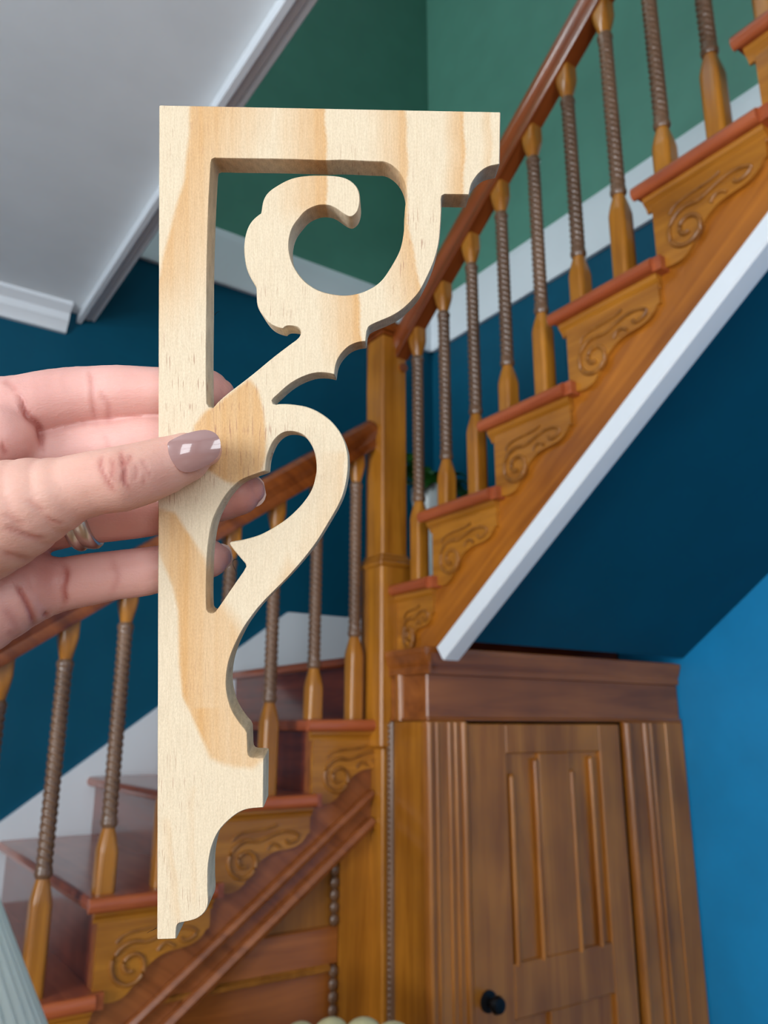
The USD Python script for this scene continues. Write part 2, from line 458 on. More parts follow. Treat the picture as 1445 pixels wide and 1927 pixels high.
# ---- upper flight: climbs along -y between x = 0 (open side) and the right wall
upf = Thing('upper_stair_flight', 'upper stair flight with red tread edges and carved golden step ends, rising to the right', 'staircase', loc=(.5, -1.2, 2.5))
NU_ = 8
for k in range(NU_):
    sn, zt = SU0 + G * k, ZU0 + R * k
    tp = [(-(sn), zt - .016), (-(sn + .004), zt - .028), (-(sn + .012), zt - .032), (-(sn + G + .05), zt - .032), (-(sn + G + .05), zt), (-(sn + .012), zt), (-(sn + .004), zt - .004)]
    if k == 0:
        tr = upf.part('tread', prism(tp, 'x', .06, X1 - .002), 'tread_x')
        s0 = .055
    else:
        tr = upf.part('tread', prism(tp, 'x', -.03, X1 - .002), 'tread_x')
        s0 = sn
    rn = [(.012 * math.cos(a), .016 * math.sin(a)) for a in np.linspace(0, 2 * np.pi, 16)[:-1]]
    if k == 0:
        upf.part('tread_end', box(-.03, .06, -(sn + G + .05), -s0, zt - .032, zt), 'tread_x', parent=tr)
    upf.part('return_nosing', sweep([(-.032, -s0, zt - .016), (-.032, -(sn + G + .03), zt - .016)], rn), 'tread_y', parent=tr)
    upf.part('riser', box(.03 if k else .06, X1 - .002, -(sn + .0305), -(sn + .05), zt - R, zt - .032), 'riser_x')
    upf.part('cove_moulding', sweep([(-.0, -(s0 + .014), zt - .032), (-.0, -(sn + G + .03), zt - .032)], [(-.0, 0), (.022, 0), (.020, -.010), (.010, -.02), (.006, -.03), (0, -.03)]), 'gold_y')
    o = bracket_outline(max(sn + .03, .055), zt - .05, G + sn + .026 - max(sn + .03, .055), R - .025)
    b = upf.part('scroll_bracket', prism([(-a, c) for a, c in o][::-1], 'x', -.012, 0), 'gold_y')
    for line, rr in carved_scroll(sn + .03, zt - .05, G, R - .02):
        if k == 0:
            line = np.stack([.06 + (line[:, 0] - sn) * .6, line[:, 1]], 1)
        upf.part('carved_scroll', tube(np.stack([np.full(len(line), -.013), -line[:, 0], line[:, 1]], 1), rr, 8), 'carving', parent=b)
pts = []
for k in range(NU_):
    sn, zt = SU0 + G * k, ZU0 + R * k
    pts += [(max(sn + .03, .05), zt - .032), (sn + .03 + G, zt - .032)]
send = SU0 + .03 + G * NU_
us = lambda s: 1.703 + R / G * (s - .287)
pts += [(send, us(send)), (.245, us(.245)), (.245, ZLAND + .0), (.05, ZLAND)]
upf.part('string_board', prism([(-a, c) for a, c in pts], 'x', 0.0, .03), 'string_y')
# plaster underside of the upper flight and the white corner strip below the string
sof = [(-.27, 1.722), (-send, 1.722 + R / G * (send - .27)), (-send, 1.80 + R / G * (send - .27)), (-.27, 1.80)]
structure('stair_soffit', prism(sof, 'x', .03, X1), 'navy', 'dark teal sloping underside of the upper stair flight')
strip_path = [(0, -(.285), us(.285) - .018), (0, -send, us(send) - .018)]
st_prof = [(-.030, -.010), (-.0285, -.0165), (-.0245, -.0205), (-.018, -.022), (.026, -.022), (.030, -.018), (.030, .020), (-.030, .020)]
structure('trim_6', sweep(strip_path, st_prof), 'gloss_white', 'white corner strip along the lower edge of the upper flight')

# ================================================================== balustrades
SH_R = 0.0165


def rope_shaft(cx, cy, z0, z1):
    """Twisted, beaded spindle: three strands wound together."""
    nz, na = int((z1 - z0) / .0022), 20
    z = np.linspace(z0, z1, nz)
    a = np.arange(na) * 2 * np.pi / na
    Z, A = np.meshgrid(z, a, indexing='ij')
    endf = np.clip(np.minimum(Z - z0, z1 - Z) / .02, 0, 1)
    tw = 3 * A + 2 * np.pi * (Z - z0) / .0165
    rr = SH_R * (1 - .36 * endf * (1 - np.abs(np.cos(tw / 2)) ** .6)) + .0015
    v = np.stack([cx + rr * np.cos(A), cy + rr * np.sin(A), Z], -1).reshape(-1, 3)
    i, j = np.meshgrid(np.arange(nz - 1), np.arange(na), indexing='ij')
    p, q = i * na + j, i * na + (j + 1) % na
    f = np.vstack([np.stack([p, q, q + na], -1).reshape(-1, 3), np.stack([p, q + na, p + na], -1).reshape(-1, 3)])
    return trimesh.Trimesh(v, f, process=False)


def square_block(cx, cy, z0, z1, h, neck, top=True, slope=None):
    """Square block that runs into a round neck by a lamb's tongue at its top (or bottom)."""
    L = .055
    zs = [(0.0, h), (z1 - z0 - L, h)] + [(z1 - z0 - L + t * L, h + (neck - h) * (t ** 1.6)) for t in (.25, .5, .75, 1.0)]
    n = 24
    a = (np.arange(n) + .5) * 2 * np.pi / n
    sq = np.stack([np.cos(a), np.sin(a)], 1)
    sqs = sq / np.abs(sq).max(1, keepdims=True)
    rings = []
    for i, (z, r) in enumerate(zs):
        t = max(0, (i - 1) / (len(zs) - 2))
        rings.append(np.c_[((1 - t) * sqs + t * sq) * r + [cx, cy], np.full(n, z0 + z if top else z1 - z)])
    v = np.vstack(rings)
    if slope is not None:                       # cut the plain end to the rail's slope
        (dx, dy) = slope
        e = v[:n]
        e[:, 2] += (e[:, 0] - cx) * dx + (e[:, 1] - cy) * dy
        v[:n] = e
    f = []
    for i in range(len(zs) - 1):
        for j in range(n):
            p, q = i * n + j, i * n + (j + 1) % n
            f += [[p, q, q + n], [p, q + n, p + n]]
    m0, m1 = len(v), len(v) + 1
    v = np.vstack([v, v[:n].mean(0), v[-n:].mean(0)])
    for j in range(n):
        f += [[m0, (j + 1) % n, j], [m1, len(v) - 2 - n + j, len(v) - 2 - n + (j + 1) % n]]
    m = trimesh.Trimesh(v, f, process=False)
    if m.volume < 0:
        m.invert()
    return m


def baluster(t, cx, cy, ztread, znose, slope, lab=None):
    zb, zt, zr = znose + .108, znose + .572, znose + .668
    p = t.part('baluster', rope_shaft(cx, cy, zb + .012, zt - .012), 'shaft', smooth=60)
    t.part('bottom_block', square_block(cx, cy, ztread, zb, .0215, .013), 'gold_v', parent=p)
    t.part('top_block', square_block(cx, cy, zt, zr, .0215, .013, top=False, slope=slope), 'gold_v', parent=p)
    rg = [(.008, -.012), (.016, -.011), (.0195, -.004), (.0195, .003), (.016, .010), (.008, .012)]
    t.part('collar', lathe(rg, (cx, cy, zb + .008), 20), 'shaft', parent=p)
    t.part('collar', lathe(rg, (cx, cy, zt - .008), 20), 'shaft', parent=p)


rail_prof = [(-.022, -.044), (.022, -.044), (.026, -.034), (.024, -.018), (.032, .0), (.034, .012), (.030, .028), (.018, .040), (0, .044), (-.018, .040), (-.030, .028), (-.034, .012), (-.032, 0), (-.024, -.018), (-.026, -.034)]
lb = Thing('lower_balustrade', 'balustrade of twisted spindles under a dark handrail, left of the newel post', 'balustrade', loc=(-1.0, .02, 1.2))
RC = .705
xs = np.array([-2.35, -1.6, -.8, -.055])
lb.part('handrail', sweep(np.stack([xs, np.full(4, .0), nl(xs) + RC], 1), rail_prof), 'rail_x')
for i in range(16):
    bx = -.103 - .1325 * i
    k = max(0, math.ceil((XL0 + .012 - bx) / G - 1e-6)) if bx < XL0 else 0
    zt = ZL0 - R * k
    if bx < XL0 - 7 * G:
        break
    baluster(lb, bx, .02, zt, nl(bx), (R / G, 0))
ub = Thing('upper_balustrade', 'balustrade of twisted spindles under a steep handrail, right of the newel post', 'balustrade', loc=(.02, -.9, 2.4))
ss = np.array([.035, .5, 1.2, 2.05])
ub.part('handrail', sweep(np.stack([np.full(4, .015), -ss, nu(ss) + RC], 1), rail_prof), 'rail_y')
for i in range(14):
    s = .136 + .1317 * i
    k = int(math.floor((s - SU0 - .012) / G))
    if k >= NU_:
        break
    baluster(ub, .02, -s, ZU0 + R * k, nu(s), (0, -R / G))

# newel post at the corner
NC, NH = -.013, .0465
nw = Thing('newel_post', 'square golden oak newel post where the two flights meet', 'newel post', loc=(NC, NC, ZL0))
nw.part('post_shaft', box(NC - NH, NC + NH, NC - NH, NC + NH, 1.985, 2.70, .005), 'gold_v')
nw.part('base_block', box(NC - .056, NC + .056, NC - .056, NC + .056, 1.44, 1.955, .006), 'gold_v')
nw.part('lower_post', box(NC - .041, NC + .041, NC - .041, NC + .041, .0, 1.44, .004), 'gold_v')
cm = []
for z0, z1, h in ((1.95, 1.968, .061), (1.968, 1.98, .055), (1.98, 1.99, .050)):
    cm.append(box(NC - h, NC + h, NC - h, NC + h, z0, z1, .004))
nw.part('base_moulding', cat(cm), 'gold_x')
cp_ = []
for z0, z1, h in ((2.70, 2.712, .053), (2.712, 2.735, .062), (2.735, 2.75, .056)):
    cp_.append(box(NC - h, NC + h, NC - h, NC + h, z0, z1, .005))
nw.part('cap', cat(cp_), 'rail_x')
nw.part('cap_button', lathe([(.0, 0), (.03, 0), (.036, .012), (.03, .024), (.0, .03)], (NC, NC, 2.75), 24), 'rail_x')
nw.part('rosette', trimesh.creation.cylinder(.014, .01, sections=20, transform=trimesh.transformations.translation_matrix([NC + .03, NC - NH - .004, 2.60]) @ trimesh.transformations.rotation_matrix(np.pi / 2, [1, 0, 0])), 'rail_x')

# ================================================================== cupboard under the landing
YF = -.245
CX0, CX1 = -.045, X1 - .005
cu = Thing('stair_cupboard', 'panelled oak cupboard built in below the upper flight', 'cupboard', loc=(.5, -.12, 0))
cu.part('side_panel', box(CX0 + .012, CX0 + .03, YF + .03, -.058, 0, 1.512, .003), 'gold_v', label='golden side panel')
bd = []
for z in np.arange(.02, 1.50, .0145):
    s = trimesh.creation.icosphere(1, .0085)
    s.apply_translation((CX0 + .006, -.069, z))
    bd.append(s)
bp = cu.part('beaded_post', box(CX0 + .002, CX0 + .022, -.082, -.056, 0, 1.512, .004), 'shaft', label='post with a row of small beads')
cu.part('bead_row', cat(bd), 'shaft', parent=bp, kind='stuff')
fz = cu.part('frieze', box(CX0 + .008, CX1, YF + .008, -.07, 1.512, 1.635, .004), 'cup_x', label='dark glossy frieze board')
cu.part('corner_roll', lathe([(0, 0), (.016, 0), (.016, .122), (0, .122)], (CX0 + .012, -.115, 1.513), 16), 'cup', parent=fz)
cu.part('lower_bead', box(CX0 + .002, CX1, YF - .002, -.07, 1.512, 1.522, .004), 'cup_x', parent=fz)
crn = [(0, 0), (.010, 0), (.014, .012), (.010, .02), (.022, .034), (.030, .05), (.034, .054), (.034, .068), (0, .068)]
cu.part('cornice', sweep([(CX0, YF + .008, 1.633), (CX1, YF + .008, 1.633)], [(a * .6, b) for a, b in crn]), 'cup_x')
cu.part('cornice', sweep([(CX0 + .008, -.07, 1.633), (CX0 + .008, YF - .012, 1.633)], [(a * .6, b) for a, b in crn]), 'cup_x')
cu.part('top_board', box(CX0 + .0, CX1, YF, -.07, 1.69, 1.705, .003), 'cup_x')
cu.part('plinth', box(CX0, CX1, YF - .01, YF + .02, 0, .14, .004), 'cup_x')


def pilaster(x0, x1, reeds, lab):
    p = cu.part('pilaster', box(x0, x1, YF, YF + .02, .14, 1.512, .003), 'cup', label=lab)
    for xr, rr in reeds:
        cu.part('reed', lathe([(0, 0), (rr, 0), (rr, 1.365), (0, 1.365)], (xr, YF + .001, .143), 14), 'cup', parent=p)


pilaster(CX0, .088, [(CX0 + .009, .009), (-.012, .006), (.030, .006), (.052, .006), (.08, .010)], 'reeded left pilaster')
pilaster(.735, CX1, [(.748, .012), (.835, .012), (.862, .009), (.94, .005)], 'reeded right pilaster')
dr = cu.part('door', cat([box(.095, .235, YF + .004, YF + .026, .15, 1.505, .003), box(.62, .715, YF + .004, YF + .026, .15, 1.505, .003),
                          box(.235, .62, YF + .004, YF + .026, 1.425, 1.505, .003), box(.235, .62, YF + .004, YF + .026, .77, .90, .003),
                          box(.235, .62, YF + .004, YF + .026, .15, .30, .003), box(.36, .485, YF + .004, YF + .026, .90, 1.425, .003), box(.36, .485, YF + .004, YF + .026, .30, .77, .003)]), 'cup', label='panelled oak door')
for (a, b) in ((.235, .36), (.485, .62)):
    for (c, d) in ((.30, .77), (.90, 1.425)):
        cu.part('door_panel', box(a, b, YF + .016, YF + .024, c, d), 'cup', parent=dr)
for xb, zt in ((.253, 1.37), (.347, 1.41), (.493, 1.375), (.578, 1.412)):
    cu.part('door_bead', lathe([(0, 0), (.009, 0), (.009, zt - .90), (.004, zt - .892), (0, zt - .89)], (xb, YF + .008, .893), 14), 'cup', parent=dr)
kn = cat([lathe([(0, 0), (.026, 0), (.026, .004), (.010, .008), (.008, .02), (.018, .026), (.022, .036), (.018, .046), (0, .05)], (0, 0, 0), 24)])
kn.apply_transform(trimesh.transformations.rotation_matrix(np.pi / 2, [1, 0, 0]))
kn.apply_translation((.141, YF + .004, .83))
cu.part('door_knob', kn, 'iron', parent=dr, label='dark iron door knob')

# panelling under the lower flight
sp = Thing('stair_panelling', 'framed wood panelling below the lower stair flight', 'panelling', loc=(-1.0, .04, 0))
top = lambda x: lo(x) + .01
cl = lambda x0, x1, z0: [(x0, z0), (x1, z0), (x1, max(top(x1), z0 + .01)), (x0, max(top(x0), z0 + .01))]
sp.part('wide_stile', prism(cl(-.15, -.048, .0), 'y', .004, .034), 'gold_v', label='golden upright board beside the cupboard')
sp.part('rail', box(-.62, -.15, .006, .034, .905, .995, .004), 'cup_x')
sp.part('rail', box(-1.75, -.15, .006, .034, .0, .16, .004), 'cup_x')
sp.part('stile', prism(cl(-.70, -.62, .16), 'y', .006, .034), 'cup')
sp.part('stile', prism(cl(-1.20, -1.12, .16), 'y', .006, .034), 'cup')
tri = [(-.40, .995), (-.15, .995), (-.15, top(-.15)), (-.40, max(top(-.40), .996))]
sp.part('panel', prism(tri, 'y', .024, .032), 'carving', label='small triangular panel')
sp.part('panel', box(-.62, -.15, .024, .032, .16, .905), 'cup_x', label='dark lower panel')
sp.part('panel', prism([(-1.12, .16), (-.70, .16), (-.70, top(-.70)), (-1.12, top(-1.12))], 'y', .024, .032), 'riser_x')
for z0, z1 in ((1.01, 1.165), (.20, .892)):
    bs = []
    for z in np.arange(z0, z1, .03):
        s = trimesh.creation.icosphere(1, .013)
        s.apply_scale((1, .7, 1.25))
        s.apply_translation((-.165, .006, z))
        bs.append(s)
    sp.part('beaded_moulding', cat(bs), 'shaft', kind='stuff')
sp.part('panel_moulding', sweep([(-.62, .006, .90), (-.18, .006, .90)], [(0, -.010), (.010, -.006), (.012, .004), (0, .010)]), 'carving')

# ================================================================== small furnishings
# planter on the landing, seen between the balusters
PX, PY = .645, .60
pl = Thing('planter', 'tall white planter with dark green leaves standing on the landing', 'planter', loc=(PX, PY, ZLAND))
pl.part('pot', lathe([(0, 0), (.070, 0), (.078, .02), (.060, .06), (.052, .48), (.066, .53), (.070, .56), (.060, .585), (.052, .60), (.072, .64), (.088, .72), (.088, .76), (.078, .76), (.076, .70), (0, .69)], (PX, PY, ZLAND), 36), 'pot')
pl.part('soil', lathe([(0, .73), (.0765, .73), (.07, .745), (0, .75)], (PX, PY, ZLAND), 24), 'soil')
rng = np.random.default_rng(4)
for i in range(34):
    a, L, e = rng.uniform(0, 2 * np.pi), rng.uniform(.12, .27), rng.uniform(-.1, 1.2)
    t = np.linspace(0, 1, 8)
    w = .028 * np.sin(np.pi * np.clip(t * .93 + .05, 0, 1)) + .002
    out, hgt = .03 + L * t * math.cos(e), .74 + L * (t * math.sin(e) + .6 * t - .95 * t * t)
    c = np.stack([PX + out * math.cos(a), PY + out * math.sin(a), ZLAND + hgt], 1)
    sd = np.array([-math.sin(a), math.cos(a), 0])
    n = np.array([0, 0, .002])
    v = np.vstack([c + w[:, None] * sd, c - n * 2, c - w[:, None] * sd, c + n])
    f = []
    for q in range(7):
        for s0_, s1_ in ((0, 8), (8, 16), (16, 24), (24, 0)):
            f += [[s0_ + q, s1_ + q, s1_ + q + 1], [s0_ + q, s1_ + q + 1, s0_ + q + 1]]
    pl.part('leaf', trimesh.Trimesh(v, f, process=False), 'leaf', smooth=60)

# pleated lampshade at the lower left, on a floor lamp
lc = np.array([-1.302, -.758])
LZ0, LZ1, LR0, LR1 = 1.08, 1.40, .271, .118
lp = Thing('floor_lamp', 'floor lamp with a pleated white lampshade, cut by the lower left corner', 'lamp', loc=(lc[0], lc[1], 0))
na = 360
a = np.arange(na) * 2 * np.pi / na
rows = []
for t in np.linspace(0, 1, 12):
    r = LR0 + (LR1 - LR0) * (t ** .95) + .0035 * np.cos(60 * a)
    rows.append(np.c_[lc[0] + r * np.cos(a), lc[1] + r * np.sin(a), np.full(na, LZ0 + (LZ1 - LZ0) * t)])
inner = [np.c_[lc[0] + (q[:, 0] - lc[0]) * .985, lc[1] + (q[:, 1] - lc[1]) * .985, q[:, 2]] for q in rows[::-1]]
v = np.vstack(rows + inner)
i, j = np.meshgrid(np.arange(24), np.arange(na), indexing='ij')
p, q = i * na + j, i * na + (j + 1) % na
p2, q2 = (p + na) % (24 * na), (q + na) % (24 * na)
lp.part('lampshade', trimesh.Trimesh(v, np.vstack([np.stack([p, q, q2], -1).reshape(-1, 3), np.stack([p, q2, p2], -1).reshape(-1, 3)]), process=False), 'shade', smooth=40, label='pleated white lampshade')
lp.part('pole', trimesh.creation.cylinder(.012, 1.30, sections=20, transform=trimesh.transformations.translation_matrix([lc[0], lc[1], .66])), 'brass')
lp.part('base', lathe([(0, 0), (.15, 0), (.15, .012), (.10, .022), (.03, .03), (0, .032)], (lc[0], lc[1], 0), 40), 'brass')

# basket with a thick braided rim, just under the frame
bc = np.array([-.42, -.46])
bk = Thing('basket', 'cream basket whose thick braided rim shows at the bottom edge', 'basket', loc=(bc[0], bc[1], 0))
bk.part('body', lathe([(0, 0), (.15, 0), (.17, .02), (.185, .835), (.17, .835), (.155, .03), (0, .03)], (bc[0], bc[1], 0), 40), 'rope')
bs = []
for k in range(16):
    an = 2 * np.pi * k / 16
    s = trimesh.creation.icosphere(2, .036)
    s.apply_scale((1.15, .9, .95))
    s.apply_transform(trimesh.transformations.rotation_matrix(an + np.pi / 2 + .35, [0, 0, 1]))
    s.apply_translation((bc[0] + .178 * math.cos(an), bc[1] + .178 * math.sin(an), .862))
    bs.append(s)
bk.part('braided_rim', cat(bs), 'rope', smooth=60)
#HANDPART
# ================================================================== the held bracket and the hand
# local frame of the held things (metres): x right, y up, z towards the viewer, z = 0 the bracket's front face
HM = np.eye(4)
HM[0, :3], HM[1, :3], HM[2, :3], HM[3, :3] = RT, UP, -FW, CAM + FW * HOLD
TH = 0.0085


def PX3(px, py, z=0.0):
    k = (HOLD - np.asarray(z, float)) / FPX
    return np.stack(np.broadcast_arrays((np.asarray(px, float) - W / 2) * k, -(np.asarray(py, float) - H / 2) * k, z), -1)


ZR = {'1': (380, 280, 4.5156), '2': (640, 180, 4.5156), '3': (380, 500, 4.5156), '4': (560, 440, 4.8167), '5': (380, 740, 4.38), '6': (280, 1120, 5.1607), '7': (280, 1420, 5.1607), '0': (0, 0, 1.0)}


def trace(text):
    """'2: x,y x,y* ...' -> contour points; a star marks a corner. Smooth runs between corners become splines."""
    pts, cor = [], []
    for blk in text.strip().split(';'):
        k, body = blk.split(':')
        ox, oy, s = ZR[k.strip()]
        for w in body.split():
            c = w.endswith('*')
            x, y = map(float, w.rstrip('*').split(','))
            pts.append((ox + x / s, oy + y / s))
            cor.append(c)
    pts = np.array(pts)
    n = len(pts)
    start = cor.index(True)
    pts, cor = np.roll(pts, -start, 0), cor[start:] + cor[:start]
    out = []
    ci = [i for i in range(n) if cor[i]] + [n]
    pp = np.vstack([pts, pts[:1]])
    for a, b in zip(ci[:-1], ci[1:]):
        seg = pp[a:b + 1]
        L = np.linalg.norm(np.diff(seg, axis=0), axis=1).sum()
        m = max(2, int(L / 3.5))
        q = spline(seg, m) if len(seg) > 2 else seg[0] + np.linspace(0, 1, m)[:, None] * (seg[1] - seg[0])
        out.append(q[:-1])
    return np.vstack(out)


OUTER = trace('''0: 299,197* 942.5,210*; 2: 1358,585* 1320,592 1250,612 1180,665 1128,735 1108,790 1098,845* 890,842* 868,853 862,880* 862,1000 855,1120 845,1230 822,1340 780,1460 700,1626;
4: 1080,560 960,680 830,760 700,815 645,848* 634,862 630,885* 620,980* 560,985 480,1015 420,1065 375,1125 350,1190 338,1285*;
3: 1090,920 1000,912 920,925 830,960 740,1015 670,1075 612,1128* 600,1145 606,1168 630,1178* 700,1172 800,1180 900,1200 1000,1245 1090,1310 1160,1390 1210,1480 1235,1560;
5: 1205,500 1208,600 1195,720 1165,840 1115,950 1040,1080 960,1210 880,1320 780,1440 660,1570 540,1690 450,1790;
6: 1000,210 930,310 870,420 820,530 785,630 762,740 755,860 765,960 790,1060 830,1150 890,1240 940,1300* 958,1335* 962,1440 965,1520* 978,1560 1010,1575* 1120,1580*;
7: 1115,520* 1060,523 960,535 880,565 790,630 710,710 660,785 620,880 595,980 580,1090 577,1200 578,1320 582,1420 565,1500 520,1560 460,1600 390,1622 310,1638* 285,1650 272,1685 268,1795*; 0: 295,1769*''')
HOLE_A = trace('''3: 45,1170* 40,700; 1: 44,1300 46,1000 60,500 75,200 80,120* 88,92 110,82* 400,88 800,95 1060,103; 2: 0,552 200,560 360,565* 440,598 500,655 540,725 560,800 562,870 550,960 548,1050 540,1150 522,1260 490,1350 440,1440 390,1520;
4: 740,440 650,500 560,535 450,555 350,550 250,530 170,500 80,440; 1: 820,1060 770,970 745,880 742,800 755,720 785,650 830,590 880,535 940,500 1000,482 1060,482 1120,500 1180,540 1230,572 1268,580 1300,562 1325,530 1340,480 1345,430 1335,360 1300,300 1240,255 1180,235 1110,225 1000,222 900,225 820,235 730,262 640,310 560,370 520,440 508,500 500,545* 460,575 410,630 375,710 360,790 357,870 370,980 390,1050 420,1110 460,1175* 463,1260 470,1330 490,1380 530,1440 580,1490 640,1520 690,1533*;
3: 720,517 760,515 810,525 835,550* 838,570 833,592 800,630* 540,830 400,945 200,1100 112,1188* 95,1203 62,1195*''')
HOLE_B = trace('''5: 525,640* 530,580 540,520 560,460 590,400 630,355 680,325 740,318 800,330 850,360 890,410 920,470 940,560 942,640 930,710 905,790 850,880 780,960 690,1040 600,1100 500,1155 400,1190 300,1213 240,1222* 225,1235* 240,1265 300,1340 358,1408* 362,1430* 340,1470* 250,1600 150,1745 112,1798* 90,1810 60,1803 42,1780* 38,1650 40,1500 45,1350 60,1200 80,1090 110,1000 150,920 200,840 260,770 330,715 400,685 470,660''')


def ramp(x, a, b):
    return np.clip((x - a) / (b - a), 0, 1)


def poly_mask(x, y, pts):
    """Signed distance (px) to a closed polygon, negative inside."""
    import shapely
    p = sg.Polygon(pts)
    P = shapely.points(x, y)
    d = shapely.distance(P, p.exterior)
    return np.where(shapely.contains(p, P), -d, d)


def pine(x, y):
    """Colour of the sawn pine at pixel-like bracket coordinates: pale earlywood with orange latewood figures, sharp on one flank, fading on the other."""
    o = np.zeros_like(x)
    wob = 2.0 * np.sin(y / 37.0) + 1.3 * np.sin(y / 13.0 + x / 50)

    def stripe(xs, ys, width, amt, y0, y1, soft=6):      # sharp right flank, fading to the left
        e = np.interp(y, ys, xs) + wob
        t = np.clip((x - (e - width)) / width, 0, 1)
        return amt * t ** 1.1 * (1 - ramp(x, e - 1.5, e + 2.5)) * ramp(y, y0 - soft, y0 + soft) * (1 - ramp(y, y1 - 25, y1 + 25))
    left = np.interp(y, [190, 250, 340, 400, 450, 490, 520, 560, 640], [357, 354, 345, 328, 315, 304, 298, 280, 260])
    far = np.interp(y, [190, 310, 420, 500, 560, 640, 700], [520, 470, 440, 410, 385, 330, 290])
    m = ramp(x, left - 2 + wob * .4, left + 4 + wob * .4) * (1 - ramp(x, far - 110, far + 30)) * (1 - ramp(y, 520, 700))
    o = np.maximum(o, .85 * m)
    o = np.maximum(o, stripe([612, 612, 617, 632], [190, 300, 400, 470], 110, .95, 150, 410) + 0)
    o = np.maximum(o, stripe([672, 680, 690], [540, 620, 720], 85, .95, 540, 700))
    o = np.maximum(o, stripe([763, 765, 768, 778, 795], [190, 330, 400, 480, 580], 75, .85, 150, 590) * (1 - .0 * x))
    o = np.maximum(o, stripe([872, 872, 870], [190, 300, 380], 44, .95, 150, 420))
    o = np.maximum(o, stripe([924, 922], [190, 320], 22, .5, 150, 330))
    heart = [(470, 712), (486, 735), (496, 775), (501, 820), (500, 860), (492, 888), (440, 912), (424, 906), (404, 893), (385, 880), (364, 830), (366, 800), (385, 775), (405, 762), (430, 742)]
    d = poly_mask(x, y, heart)
    o = np.maximum(o, (1 - ramp(d, -3, 3)) * (1.0 - .35 * ramp(d, -40, -5) * 0 - .12))
    low = [(293, 955), (330, 965), (352, 1000), (390, 1050), (420, 1120), (470, 1180), (540, 1040), (600, 1090), (470, 1230), (520, 1360), (520, 1432), (496, 1432), (476, 1449), (440, 1446), (418, 1440), (394, 1428), (380, 1392), (358, 1341), (343, 1310), (337, 1250), (335, 1150), (325, 1105), (308, 1062), (294, 1030)]
    d = poly_mask(x, y, low)
    soft = 3 + 30 * ramp(x, 360, 460) * (1 - ramp(y, 1200, 1400)) + 5 * ramp(y, 1380, 1440)
    o = np.maximum(o, (1 - ramp(d, -soft, 3)) * (.62 + .33 * np.exp(-((x - 345 - (y > 1330) * 30) / 28.0) ** 2)))
    o = np.maximum(o, .95 * np.exp(-((x - 352 - .02 * (y - 1200)) / 3.2) ** 2) * ramp(y, 1140, 1180) * (1 - ramp(y, 1290, 1345)))
    o = np.maximum(o, stripe([655, 652, 640, 600], [780, 860, 950, 1060], 70, .35, 850, 1060))
    o = np.maximum(o, stripe([320, 340], [1540, 1760], 22, .30, 1540, 1740))
    o = np.maximum(o, stripe([365, 368], [1500, 1740], 14, .22, 1480, 1700))
    pale, orange = np.array(lin((213, 196, 170))), np.array(lin((201, 157, 105)))
    g = .06 * np.sin(x / 5.0 + 1.5 * np.sin(y / 160.0)) + .05 * np.sin(x / 2.3 + .8 * np.sin(y / 90.0))
    o = np.clip(o + g * (.35 + .5 * o), 0, 1)
    return pale * (1 - o[:, None]) + orange * o[:, None]


